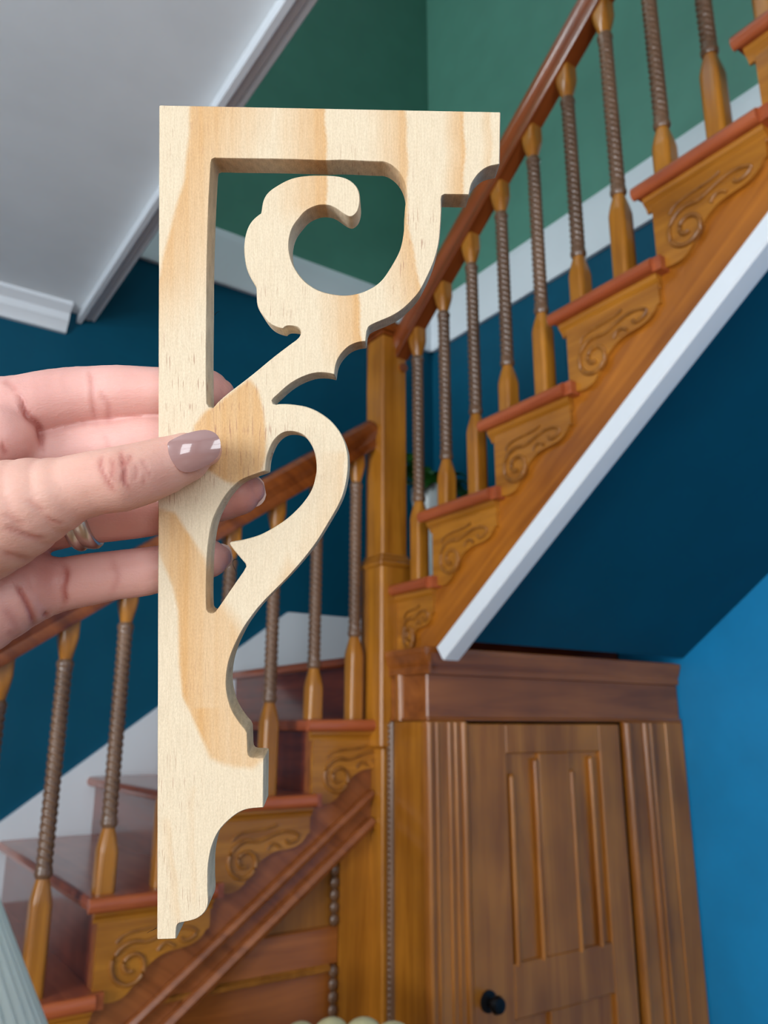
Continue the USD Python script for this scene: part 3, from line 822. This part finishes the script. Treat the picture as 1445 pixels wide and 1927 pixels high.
def plate(outer, holes, t, step=5.0):
    """The bracket: dense front face, plain back face, chamfered sides. Contours in px at the front face."""
    poly = sg.Polygon(outer, holes).buffer(0)
    cham = 2.0
    inn = poly.buffer(-cham, join_style=2)
    xs, ys = np.arange(285, 950, step), np.arange(190, 1775, step)
    g = np.stack(np.meshgrid(xs, ys), -1).reshape(-1, 2)
    g[:, 0] += (np.round((g[:, 1] - 190) / step) % 2) * step / 2
    import shapely
    core = inn.buffer(-step * .45)
    g = g[shapely.contains(core, shapely.points(g))]
    rings = [np.array(r.coords)[:-1] for r in [inn.exterior] + list(inn.interiors)]

    def resample(r, s):
        q = np.vstack([r, r[:1]])
        out = []
        for a, b in zip(q[:-1], q[1:]):
            m = max(1, int(np.linalg.norm(b - a) / s + .5))
            out.append(a + np.arange(m)[:, None] / m * (b - a))
        return np.vstack(out)
    rings = [resample(r, step * .8) for r in rings]
    pts = np.vstack(rings + [g])
    tri = Delaunay(pts).simplices
    c = pts[tri].mean(1)
    tri = tri[shapely.contains(inn, shapely.points(c))]
    e1, e2 = pts[tri[:, 1]] - pts[tri[:, 0]], pts[tri[:, 2]] - pts[tri[:, 0]]
    cr = e1[:, 0] * e2[:, 1] - e1[:, 1] * e2[:, 0]
    tri = tri[np.abs(cr) > 1e-6]
    cr = cr[np.abs(cr) > 1e-6]
    tri[cr > 0] = tri[cr > 0][:, ::-1]             # px y runs down: front faces the viewer
    V, F, C, n0 = [PX3(pts[:, 0], pts[:, 1], 0.0)], [tri], [pine(pts[:, 0], pts[:, 1])], len(pts)
    k = HOLD / FPX

    def at(p, z):                                  # a true prism: same local x, y at every depth
        q = PX3(p[:, 0], p[:, 1], 0.0)
        q[:, 2] = z
        return q
    backs = []
    for r in rings:
        nx = np.roll(r, -1, 0) - np.roll(r, 1, 0)
        nx /= np.linalg.norm(nx, axis=1, keepdims=True)
        area = .5 * np.sum(r[:, 0] * np.roll(r[:, 1], -1) - np.roll(r[:, 0], -1) * r[:, 1])
        nrm = np.stack([nx[:, 1], -nx[:, 0]], 1)   # outward for positive area
        hole = r is not rings[0]
        if (area > 0) == hole:
            nrm = -nrm
        w = r + nrm * cham * .9
        layers = [at(r, 0.0), at(w, -.0003), at(w, -t * .33), at(w, -t * .66), at(w, -t + .0002), at(r, -t)]
        m = len(r)
        base = sum(len(x) for x in V)
        V += layers
        col = pine(w[:, 0], w[:, 1])
        gr = .5 + .5 * np.sin(r[:, 0] / 9.0 + r[:, 1] / 31.0)
        side = [col * (1 - .18 * np.clip(np.sin(gr * 6 + zz * 4), 0, 1))[:, None] for zz in (0, .3, 1, 2, 2.8, 3)]
        C += side
        i, j = np.meshgrid(np.arange(5), np.arange(m), indexing='ij')
        a, b = base + i * m + j, base + i * m + (j + 1) % m
        q = np.vstack([np.stack([a, b, b + m], -1).reshape(-1, 3), np.stack([a, b + m, a + m], -1).reshape(-1, 3)])
        # orientation: outward normal test on one quad
        Vc = np.vstack(V)
        n = np.cross(Vc[q[0, 1]] - Vc[q[0, 0]], Vc[q[0, 2]] - Vc[q[0, 0]])
        mid = len(q) // 5 * 2
        fidx = base + 2 * m
        n = np.cross(Vc[fidx + 1] - Vc[fidx], Vc[fidx + m + 1] - Vc[fidx])
        if n[0] * nrm[0, 0] - n[1] * nrm[0, 1] < 0:
            q = q[:, ::-1]
        F.append(q)
        backs.append(r)
    base = sum(len(x) for x in V)
    V.append(at(pts, -t))
    C.append(pine(pts[:, 0], pts[:, 1]))
    F.append(tri[:, ::-1] + base)
    return np.vstack(V), np.vstack(F), np.vstack(C)


def vertex_color(prim_path, name, c):
    UsdGeom.PrimvarsAPI(stage.GetPrimAtPath(prim_path)).CreatePrimvar(name, Sdf.ValueTypeNames.Color3fArray, 'vertex').Set(Vt.Vec3fArray.FromNumpy(np.asarray(c, np.float32)))


M['pine'] = usdkit.material(stage, '/World/Looks/raw_pine', {
    'a': ('attribute', {'attribute': 'wood_tone'}),
    'tc': ('texture_coordinate', {}),
    'm1': ('mapping', {'mapping_type': 'point', 'scale': (2600.0, 150.0, 300.0)}),
    'n1': ('noise_texture', {'scale': 1.0, 'detail': 3.0, 'roughness': 0.6}),
    'r1': ('rgb_ramp', {'ramp': [(0.25, (0.90, 0.88, 0.85)), (0.7, (1.04, 1.04, 1.03))]}),
    'x1': ('mix', {'mix_type': 'multiply', 'fac': 1.0}),
    'm2': ('mapping', {'mapping_type': 'point', 'scale': (2800.0, 170.0, 200.0)}),
    'n2': ('noise_texture', {'scale': 1.0, 'detail': 0.0}),
    'mz': ('mapping', {'mapping_type': 'point', 'scale': (22.0, 22.0, 22.0)}),
    'nz': ('noise_texture', {'scale': 1.0, 'detail': 1.0}),
    'rz': ('rgb_ramp', {'ramp': [(0.46, (0, 0, 0)), (0.62, (1, 1, 1))]}),
    'r2': ('rgb_ramp', {'ramp': [(0.70, (0, 0, 0)), (0.76, (1, 1, 1))]}),
    'mul': ('math', {'math_type': 'multiply'}),
    'mul2': ('math', {'math_type': 'multiply', 'value2': 0.6}),
    'x2': ('mix', {'mix_type': 'mix', 'color2': lin((150, 104, 84))}),
    'm3': ('mapping', {'mapping_type': 'point', 'scale': (2200.0, 1500.0, 1500.0)}),
    'n3': ('noise_texture', {'scale': 1.0, 'detail': 2.0}),
    'r3': ('rgb_ramp', {'ramp': [(0.3, (0.93, 0.92, 0.90)), (0.7, (1.04, 1.04, 1.04))]}),
    'x3': ('mix', {'mix_type': 'multiply', 'fac': 1.0}),
    'b': ('bump', {'strength': 0.25, 'distance': 0.0003}),
    'p': ('principled_bsdf', {'roughness': 0.6, 'specular_ior_level': 0.3})},
    [('tc.object', 'm1.vector'), ('m1.vector', 'n1.vector'), ('n1.fac', 'r1.fac'), ('a.color', 'x1.color1'), ('r1.color', 'x1.color2'),
     ('tc.object', 'm2.vector'), ('m2.vector', 'n2.vector'), ('n2.fac', 'r2.fac'), ('tc.object', 'mz.vector'), ('mz.vector', 'nz.vector'), ('nz.fac', 'rz.fac'),
     ('r2.color', 'mul.value1'), ('rz.color', 'mul.value2'), ('mul.value', 'mul2.value1'), ('mul2.value', 'x2.fac'), ('x1.color', 'x2.color1'),
     ('tc.object', 'm3.vector'), ('m3.vector', 'n3.vector'), ('n3.fac', 'r3.fac'), ('x2.color', 'x3.color1'), ('r3.color', 'x3.color2'), ('x3.color', 'p.base_color'),
     ('n3.fac', 'b.height'), ('b.normal', 'p.normal')], surface='p.BSDF')

bv, bf, bcol = plate(OUTER, [HOLE_A, HOLE_B], TH)
br = Thing('scroll_bracket', 'pale raw pine fretwork scroll bracket held up in the hand', 'bracket', matrix=HM)
pth = br.part('board', trimesh.Trimesh(bv, bf, process=False), M['pine'], smooth=True)
vertex_color(pth, 'wood_tone', bcol)
for cur in ([(297, 1744, -.001), (288, 1750, 0), (283, 1752, .001), (277, 1756, .001)], [(404, 593, -.004), (408, 588, -.003), (413, 586, -.002)], [(446, 1052, -.004), (438, 1058, -.003), (442, 1072, -.003), (446, 1085, -.002), (441, 1097, -.004)]):
    q = np.array([PX3(*p) for p in cur])
    br.part('wood_fibre', tube(spline(q, 14), np.linspace(.00008, .00003, 14), 6), M['pine'], label='loose sawn wood fibre')

# ---------------------------------------------------------------- hand: round-cone chains joined smoothly, meshed by surface nets
def chain(rows, n=16, rpx=True):
    """rows: (px, py, z mm, r px) -> spline samples as metres (m, 4)."""
    rows = np.array(rows, float)
    z = rows[:, 2] / 1000
    p = PX3(rows[:, 0], rows[:, 1], z)
    r = rows[:, 3] * (HOLD - z) / FPX
    q = np.c_[p, r]
    d = np.r_[0, np.cumsum(np.linalg.norm(np.diff(p, axis=0), axis=1))]
    from scipy.interpolate import PchipInterpolator
    return PchipInterpolator(d, q)(np.linspace(0, d[-1], n))


INDEX = chain([(-130, 830, -15, 84), (-40, 796, -16, 80), (60, 768, -16, 66), (110, 756, -17, 63), (168, 746, -17.5, 57), (230, 741, -16.5, 54), (310, 740, -15.5, 49), (350, 741, -15, 48.5), (390, 741, -14.8, 46), (412, 741, -14.8, 30)], 24)
MIDDLE = chain([(-130, 895, -16, 80), (-60, 885, -17, 76), (60, 866, -17, 62), (110, 858, -17.5, 59), (185, 846, -17.5, 55), (260, 836, -16.5, 54), (340, 826, -15.5, 49), (400, 818, -15, 48), (445, 811, -14.8, 44), (470, 808, -14.8, 28)], 24)
RING = chain([(-100, 1010, -16, 76), (-20, 1002, -17, 70), (90, 986, -17.5, 53), (150, 976, -17.5, 50), (200, 970, -17.5, 51), (270, 961, -16.5, 51), (345, 947, -15.5, 47), (400, 938, -15, 47), (445, 928, -14.8, 44), (472, 923, -14.8, 27)], 24)
PINKY = chain([(-60, 1150, -13, 76), (20, 1124, -15, 66), (120, 1099, -16.5, 51), (170, 1090, -16.5, 50), (220, 1082, -16.5, 47), (270, 1076, -15.5, 46.5), (330, 1064, -15, 42), (370, 1056, -14.6, 40), (396, 1051, -14.4, 36), (414, 1048, -14.4, 22)], 24)
THUMB = chain([(-420, 1090, -8, 160), (-250, 1050, -2, 150), (-130, 1000, 4, 140), (5, 968, 11, 103), (60, 946, 12, 86), (110, 930, 12.5, 71), (165, 911, 12.5, 61), (225, 902, 12, 63), (270, 890, 9.9, 60), (310, 876, 7.9, 55), (345, 863, 6.9, 49), (372, 853, 6.1, 40), (388, 848, 5.4, 30)], 24)
PALM = [chain([(-420, 930, -16, 170), (-230, 905, -15, 120), (-90, 850, -14.5, 100), (-20, 832, -13.5, 84)], 14),
        chain([(-420, 960, -18, 175), (-200, 960, -17, 110), (-60, 950, -18, 90), (30, 960, -19, 60)], 14),
        chain([(-430, 1130, -14, 170), (-200, 1170, -10, 120), (-70, 1150, -9, 98), (20, 1112, -11, 76), (52, 1097, -12.5, 63)], 16),
        chain([(-430, 1030, -12, 200), (-700, 1110, -10, 180), (-1100, 1240, -4, 195), (-1700, 1430, 6, 240)], 14)]
PAD = [chain([(-60, 850, -7, 74), (6, 826, -7.5, 60)], 6)]


def sd_chain(P, ch):
    d = np.full(len(P), 1e3)
    for a, b in zip(ch[:-1], ch[1:]):
        ab = b[:3] - a[:3]
        L = ab @ ab + 1e-12
        t = np.clip(((P - a[:3]) @ ab) / L, 0, 1)
        d = np.minimum(d, np.linalg.norm(P - a[:3] - t[:, None] * ab, axis=1) - (a[3] + t * (b[3] - a[3])))
    return d


def smin(a, b, k):
    h = np.clip(.5 + .5 * (b - a) / k, 0, 1)
    return b * (1 - h) + a * h - k * h * (1 - h)


def hand_field(P):
    d = sd_chain(P, PALM[0])
    for c in PALM[1:]:
        d = smin(d, sd_chain(P, c), .006)
    f = sd_chain(P, INDEX)
    pad = smin(sd_chain(P, PAD[0]), d, .003)
    f3 = np.minimum(sd_chain(P, MIDDLE), sd_chain(P, RING))
    f3 = np.minimum(f3, sd_chain(P, PINKY))
    f = smin(f, f3, .0006)
    d = smin(pad, f, .0025)
    th = sd_chain(P, THUMB)
    return smin(d, th, .0012)


def surface_nets(fn, lo, hi, h):
    n = np.ceil((np.array(hi) - lo) / h).astype(int) + 1
    ax = [lo[i] + h * np.arange(n[i]) for i in range(3)]
    Fv = np.full(n, 1.0, np.float32)
    # coarse pass first: only blocks near the surface are evaluated finely
    B = 8
    for i in range(0, n[0], B):
        for j in range(0, n[1], B):
            c = np.array([[ax[0][min(i + B // 2, n[0] - 1)], ax[1][min(j + B // 2, n[1] - 1)], 0.0]]).repeat(len(range(0, n[2], B)), 0)
            ks = list(range(0, n[2], B))
            c[:, 2] = [ax[2][min(k + B // 2, n[2] - 1)] for k in ks]
            dc = fn(c)
            for k, dd in zip(ks, dc):
                sl = (slice(i, min(i + B, n[0])), slice(j, min(j + B, n[1])), slice(k, min(k + B, n[2])))
                if abs(dd) > h * B * .9 + .0016:
                    Fv[sl] = dd
                else:
                    g = np.stack(np.meshgrid(ax[0][sl[0]], ax[1][sl[1]], ax[2][sl[2]], indexing='ij'), -1)
                    Fv[sl] = fn(g.reshape(-1, 3)).reshape(g.shape[:3])
    s = Fv < 0
    cs = [s[a:n[0] - 1 + a, b:n[1] - 1 + b, c:n[2] - 1 + c] for a in (0, 1) for b in (0, 1) for c in (0, 1)]
    tot = sum(x.astype(np.int8) for x in cs)
    cell = (tot > 0) & (tot < 8)
    idx = np.argwhere(cell)
    vid = np.full(cell.shape, -1)
    vid[cell] = np.arange(len(idx))
    acc, cnt = np.zeros((len(idx), 3)), np.zeros(len(idx))
    cor = np.array([(a, b, c) for a in (0, 1) for b in (0, 1) for c in (0, 1)])
    for p in range(8):
        for q in range(p + 1, 8):
            if np.abs(cor[p] - cor[q]).sum() != 1:
                continue
            a, b = Fv[tuple((idx + cor[p]).T)], Fv[tuple((idx + cor[q]).T)]
            x = (a < 0) != (b < 0)
            t = np.where(x, a / np.where(x, a - b, 1), 0)
            acc += np.where(x[:, None], cor[p] + t[:, None] * (cor[q] - cor[p]), 0)
            cnt += x
    V = lo + h * (idx + acc / cnt[:, None])
    F = []
    for a in range(3):
        b, c = (a + 1) % 3, (a + 2) % 3
        d = np.zeros(3, int)
        d[a] = 1
        i0 = [slice(0, n[k] - (1 if k == a else 0)) for k in range(3)]
        i1 = [slice(d[k], n[k]) for k in range(3)]
        sa, sb = s[tuple(i0)], s[tuple(i1)]
        for flip, msk in ((False, sa & ~sb), (True, ~sa & sb)):
            e = np.argwhere(msk)
            e = e[(e[:, b] > 0) & (e[:, c] > 0) & (e[:, b] < n[b] - 1) & (e[:, c] < n[c] - 1)]
            eb, ec = np.zeros(3, int), np.zeros(3, int)
            eb[b], ec[c] = 1, 1
            q = np.stack([vid[tuple((e - eb - ec).T)], vid[tuple((e - ec).T)], vid[tuple(e.T)], vid[tuple((e - eb).T)]], 1)
            q = q[(q >= 0).all(1)]
            if flip:
                q = q[:, ::-1]
            F += [q[:, [0, 1, 2]], q[:, [0, 2, 3]]]
    return V, np.vstack(F)


HL = PX3(-640, 1420, 0.0)
hv, hf = surface_nets(hand_field, np.array([-.300, -.095, -.060]), np.array([-.026, .046, .042]), .00070)


def to_px(v):
    k = FPX / (HOLD - v[:, 2])
    return W / 2 + v[:, 0] * k, H / 2 - v[:, 1] * k


for _ in range(1):                               # settle the vertices on the surface
    d0 = hand_field(hv)
    e = 2e-4
    gr = np.stack([hand_field(hv + np.eye(3)[k] * e) - d0 for k in range(3)], 1) / e
    gr /= np.linalg.norm(gr, axis=1, keepdims=True) + 1e-9
    hv = hv - gr * d0[:, None]
hx, hy = to_px(hv)


def zoomed(ox, oy, s, pts):
    return [(ox + x / s, oy + y / s) for x, y in pts]


A, Bz = (0, 660, 4.817), (0, 940, 4.817)
CREASES = [  # points, depth mm, half width px, redness, zone: t thumb / b behind
    (zoomed(*A, [(945, 930), (915, 980), (910, 1040), (930, 1110), (975, 1190), (1020, 1260), (1060, 1290)]), .22, 4, .5, 't'),
    (zoomed(*A, [(1020, 950), (1010, 1000), (1025, 1060), (1010, 1110), (1050, 1180)]), .14, 3.5, .35, 't'),
    (zoomed(*A, [(1100, 880), (1105, 960), (1120, 1040), (1130, 1110), (1120, 1150), (1150, 1220), (1170, 1275)]), .30, 4, .6, 't'),
    (zoomed(*A, [(1190, 920), (1160, 1000), (1130, 1040)]), .16, 4, .4, 't'),
    (zoomed(*A, [(1280, 950), (1310, 1040), (1345, 1100), (1350, 1170)]), .12, 3.5, .3, 't'),
    (zoomed(*A, [(1220, 1020), (1240, 1100), (1200, 1200)]), .12, 3.5, .3, 't'),
    (zoomed(*A, [(1300, 1050), (1305, 1160), (1300, 1230)]), .10, 3, .3, 't'),
    (zoomed(*A, [(800, 150), (815, 230), (830, 330), (830, 420), (850, 560), (880, 660)]), .22, 5, .4, 'b'),
    (zoomed(*A, [(900, 330), (940, 430), (980, 500), (985, 600), (990, 660)]), .14, 5, .3, 'b'),
    (zoomed(*A, [(120, 360), (200, 480), (250, 590), (320, 650), (360, 710), (372, 800), (385, 960)]), .9, 6, .8, 'b'),
    (zoomed(*A, [(0, 830), (30, 880), (60, 960)]), .4, 5, .5, 'b'),
    (zoomed(*A, [(940, 740), (975, 850), (985, 930)]), .12, 5, .2, 'b'),
    (zoomed(*A, [(0, 280), (90, 300), (150, 400)]), .25, 6, .3, 'b'),
    (zoomed(*Bz, [(555, 560), (600, 690), (580, 800), (590, 880), (565, 990)]), .55, 5, .7, 'b'),
    (zoomed(*Bz, [(1030, 480), (1030, 600), (1060, 700), (1030, 800), (1020, 900)]), .15, 6, .25, 'b'),
    (zoomed(*Bz, [(130, 740), (200, 850), (260, 970), (300, 1080), (312, 1200)]), .8, 6, .7, 'b'),
    (zoomed(*Bz, [(440, 1020), (400, 1075)]), .6, 6, .7, 'b'),
    (zoomed(*Bz, [(0, 240), (200, 310), (340, 355), (430, 330)]), .3, 6, .4, 't'),
    (zoomed(*Bz, [(400, 130), (480, 200), (600, 225)]), .25, 5, .35, 't'),
    (zoomed(*Bz, [(200, 0), (330, 60), (420, 130)]), .18, 6, .25, 't'),
    (zoomed(*Bz, [(0, 480), (150, 520), (290, 560)]), .2, 7, .3, 't'),
    (zoomed(*Bz, [(0, 120), (140, 190), (260, 240)]), .15, 7, .2, 't'),
    (zoomed(*Bz, [(60, 1180), (130, 1240), (200, 1300)]), .2, 8, .3, 'b'),
    (zoomed(*Bz, [(0, 980), (110, 1080), (160, 1220), (120, 1370)]), .25, 8, .3, 'b'),
]
tri_n = trimesh.Trimesh(hv, hf, process=False).vertex_normals
zth = sd_chain(hv, THUMB)
front = tri_n[:, 2] > .05
zone_t = (zth < .0012) & front
zone_b = (zth > .0004) & front
disp, red = np.zeros(len(hv)), np.zeros(len(hv))
for pts, dep, hw, rd, zn in CREASES:
    q = spline(pts, 40)
    near = (zone_t if zn == 't' else zone_b) & (hx > q[:, 0].min() - 30) & (hx < q[:, 0].max() + 30) & (hy > q[:, 1].min() - 30) & (hy < q[:, 1].max() + 30)
    ii = np.where(near)[0]
    if not len(ii):
        continue
    dd = np.sqrt(((np.stack([hx[ii], hy[ii]], 1)[:, None] - q[None]) ** 2).sum(-1))
    jj = dd.argmin(1)
    dm = dd.min(1)
    end = np.clip(np.minimum(jj, 39 - jj) / 8.0, 0.15, 1)
    g = np.exp(-(dm / hw) ** 2) * end
    disp[ii] = np.maximum(disp[ii], (1.6 if zn == 't' else 1.3) * dep * 1e-3 * (g - .35 * np.exp(-(dm / (hw * 2.6)) ** 2) * end))
    red[ii] = np.maximum(red[ii], rd * np.exp(-(dm / (hw * 1.2)) ** 2) * end)
# fine wrinkles and low relief
import meshkit
rough = meshkit.fbm(hv * 260.0) if hasattr(meshkit, 'fbm') else np.zeros(len(hv))
ca, sa = math.cos(math.radians(-24)), math.sin(math.radians(-24))
wq = np.stack([(hv[:, 0] * ca - hv[:, 1] * -sa) * 110.0, (hv[:, 0] * sa + hv[:, 1] * ca) * 620.0, hv[:, 2] * 200.0], 1)
wf = np.stack([hv[:, 0] * 90.0, hv[:, 1] * 1000.0, hv[:, 2] * 400.0], 1)
disp += np.where(zth < .0015, 2.2e-4 * meshkit.fbm(wq, 3), 1.3e-4 * meshkit.fbm(wf, 3)) + 0.8e-4 * np.asarray(rough)
hv = hv - tri_n * disp[:, None]
# skin tone: rosier fingers and fingertips, paler and tanner thumb and ball of the thumb
base_f, base_t, deep = np.array(lin((214, 164, 154))), np.array(lin((214, 174, 150))), np.array(lin((164, 92, 82)))
wt = np.clip(.5 - zth / .004, 0, 1)[:, None]
skin = base_f * (1 - wt) + base_t * wt
mott = np.asarray(meshkit.fbm(hv * 90.0)).reshape(-1)
pink = np.clip(.35 * mott, -.25, .3)
tipm = np.clip((hx - 330) / 120, 0, 1) * (zth > .001) * .45
kn = np.exp(-(((hx - 232) / 34) ** 2 + ((hy - 890) / 34) ** 2)) * (zth < .002) * .30
tc_ = np.exp(-(((hx - 300) / 26) ** 2 + ((hy - 880) / 40) ** 2)) * (zth < .002) * .22
pd = np.exp(-(((hx - 85) / 40) ** 2 + ((hy - 1075) / 50) ** 2)) * (zth > .001) * .5
mix = np.clip(red * 1.0 + np.maximum(pink, 0) + tipm + kn + tc_ + pd, 0, .9)[:, None]
skin = skin * (1 - mix) + deep * mix * 1.0 + 0.0
M['skin'] = usdkit.material(stage, '/World/Looks/skin', {
    'a': ('attribute', {'attribute': 'skin_tone'}),
    'tc': ('texture_coordinate', {}),
    'm': ('mapping', {'mapping_type': 'point', 'scale': (900.0, 2200.0, 1500.0)}),
    'n': ('noise_texture', {'scale': 1.0, 'detail': 3.0}),
    'v': ('voronoi_texture', {'scale': 1300.0}),
    'bv': ('bump', {'strength': 0.10, 'distance': 0.0003}),
    'b': ('bump', {'strength': 0.22, 'distance': 0.0004}),
    'p': ('principled_bsdf', {'roughness': 0.48, 'subsurface_weight': 0.25, 'subsurface_radius': (1.0, 0.35, 0.2), 'subsurface_scale': 0.002, 'specular_ior_level': 0.45})},
    [('a.color', 'p.base_color'), ('tc.object', 'm.vector'), ('m.vector', 'n.vector'), ('tc.object', 'v.vector'), ('v.distance', 'bv.height'), ('n.fac', 'b.height'), ('bv.normal', 'b.normal'), ('b.normal', 'p.normal')], surface='p.BSDF')
ha = Thing('person', 'left hand of a person reaching in, gripping the pine bracket between thumb and fingers', 'person', matrix=HM)
pth = ha.part('hand', trimesh.Trimesh(hv, hf, process=False), M['skin'], smooth=True)
vertex_color(pth, 'skin_tone', skin)


def nail_plate(outline, base, axis_px, mat, label, top, Rv, Ru, thick=.0005, n_in=9):
    """A curved nail: outline in px at depth base; bulges across (radius Rv) and along (radius Ru)."""
    o = spline(np.vstack([outline, outline[:1]]), 72)[:-1]
    c = np.array(axis_px[0], float)
    u = np.array(axis_px[1], float) - c
    u /= np.linalg.norm(u)
    w = np.array([-u[1], u[0]])
    k = (HOLD - base) / FPX
    rings = [c + (o - c) * s for s in np.linspace(1, 0.0, n_in + 1)[:-1]] + [c[None]]
    V, F = [], []
    off = []
    for r in rings:
        a, b = (r - c) @ u * k, (r - c) @ w * k
        z = top - (Rv - np.sqrt(np.maximum(Rv ** 2 - b ** 2, 0))) - (Ru - np.sqrt(np.maximum(Ru ** 2 - a ** 2, 0)))
        off.append(sum(len(x) for x in V))
        V.append(PX3(r[:, 0], r[:, 1], z))
    m = len(o)
    for i in range(n_in - 1):
        for j in range(m):
            p, q = off[i] + j, off[i] + (j + 1) % m
            F += [[p, q, q + m], [p, q + m, p + m]]
    ct = off[-1]
    for j in range(m):
        F.append([off[-2] + j, off[-2] + (j + 1) % m, ct])
    V = np.vstack(V)
    F = np.array(F)
    t = trimesh.Trimesh(V, F, process=False)
    if t.vertex_normals[:, 2].mean() < 0:
        F = F[:, ::-1]
        t = trimesh.Trimesh(V, F, process=False)
    nrm = t.vertex_normals
    back = V - nrm * thick
    back[:m] = V[:m] - nrm[:m] * thick + np.c_[np.zeros((m, 2)), np.zeros(m)]
    n0 = len(V)
    e = [[j, n0 + j, n0 + (j + 1) % m] for j in range(m)] + [[j, n0 + (j + 1) % m, (j + 1) % m] for j in range(m)]
    e = np.array(e)[:, ::-1] if False else np.array(e)
    mm = trimesh.Trimesh(np.vstack([V, back]), np.vstack([F, F[:, ::-1] + n0, e]), process=False)
    return mm


thumb_nail = [(316, 841), (317, 832), (328, 825), (341, 819), (364, 812), (383, 809), (397, 811), (408, 818), (414, 829), (415, 841), (411, 857), (401, 868), (383, 879), (364, 887), (350, 889), (337, 884), (325, 870), (318, 855)]
ha.part('thumb_nail', nail_plate(np.array(thumb_nail, float), .0135, ((362, 849), (412, 836)), 'nail', '', .01470, .0078, .020), 'nail', smooth=60, label='glossy mauve painted thumb nail')


def finger_nail(ch, wpx, over, name='finger_nail'):
    """Bare nail on the far side of a finger, its free edge just past the tip."""
    e, a = ch[-1][:3], ch[-5][:3]
    t = (e - a) / np.linalg.norm(e - a)
    w = np.cross(t, [0, 0, 1.0])
    w /= np.linalg.norm(w)
    r = ch[-3][3]
    hw = wpx * .00014
    U, Vv = np.meshgrid(np.linspace(-.0085, over, 16), np.linspace(-1, 1, 17), indexing='ij')
    rim = np.sqrt(np.clip(1 - np.clip((U - over + .0035) / .0037, 0, 1) ** 2.2, 0, 1))
    s = Vv * hw * (rim * .92 + .08)
    c0 = e + t * (ch[-1][3] * .75)
    dz = -(r * .62) + (s ** 2) / (2 * .0085) + np.clip(-U, 0, 1) * -.10
    P = c0 + t * U[..., None] + w * s[..., None]
    P[..., 2] = ch[-1][2] + dz
    n, m = U.shape
    v = P.reshape(-1, 3)
    i, j = np.meshgrid(np.arange(n - 1), np.arange(m - 1), indexing='ij')
    p = i * m + j
    f = np.vstack([np.stack([p, p + m, p + m + 1], -1).reshape(-1, 3), np.stack([p, p + m + 1, p + 1], -1).reshape(-1, 3)])
    b = v - [0, 0, .0005]
    N = len(v)
    rimi = list(range(m)) + [k * m + m - 1 for k in range(1, n)] + [(n - 1) * m + k for k in range(m - 2, -1, -1)] + [k * m for k in range(n - 2, 0, -1)]
    ed = []
    for q in range(len(rimi)):
        x, y = rimi[q], rimi[(q + 1) % len(rimi)]
        ed += [[x, y, y + N], [x, y + N, x + N]]
    g = trimesh.Trimesh(np.vstack([v, b]), np.vstack([f, f[:, ::-1] + N, ed]), process=False)
    if g.volume < 0:
        g.invert()
    ha.part(name, g, 'bare_nail', smooth=50)


for c, wd, ov in ((INDEX, 34, -.0004), (MIDDLE, 34, -.0002), (RING, 32, .0003), (PINKY, 26, .0002)):
    finger_nail(c, wd, ov)

# ---------------------------------------------------------------- ring on the ring finger
rc = RING[np.argmin(np.abs(to_px(RING[:, :3])[0] - 150))]
ra, rb = RING[np.argmin(np.abs(to_px(RING[:, :3])[0] - 110))], RING[np.argmin(np.abs(to_px(RING[:, :3])[0] - 190))]
ax = (rb[:3] - ra[:3]) + np.array([0, .0014, -.0006])
ax /= np.linalg.norm(ax)
rr = rc[3] - .0001
prof = [(rr - .0006, -.0033), (rr + .0008, -.0034), (rr + .0015, -.0026), (rr + .0016, -.0018), (rr + .0013, -.0012), (rr + .0011, -.0008), (rr + .0014, -.0003), (rr + .0019, .0010), (rr + .0020, .0020), (rr + .0016, .0029), (rr + .0009, .0034), (rr - .0006, .0034), (rr - .0006, -.0033)]
rm = trimesh.creation.revolve(np.array(prof), sections=72)
rm.apply_transform(trimesh.geometry.align_vectors([0, 0, 1], ax))
rm.apply_translation(rc[:3])
rg = Thing('finger_ring', 'wide silver ring with a tiny dark blue stone on the ring finger', 'ring', matrix=HM)
rg.part('band', rm, 'silver', smooth=50)
st = trimesh.creation.icosphere(2, .0011)
st.apply_translation(PX3(151, 991, 0.0) * 0 + rc[:3] + (np.array([0, 0, 1.0]) * .97 + np.array([0, .05, 0])) * (rr + .0016) + ax * .0008)
rg.part('stone', st, 'stone', smooth=180, label='tiny dark blue stone')
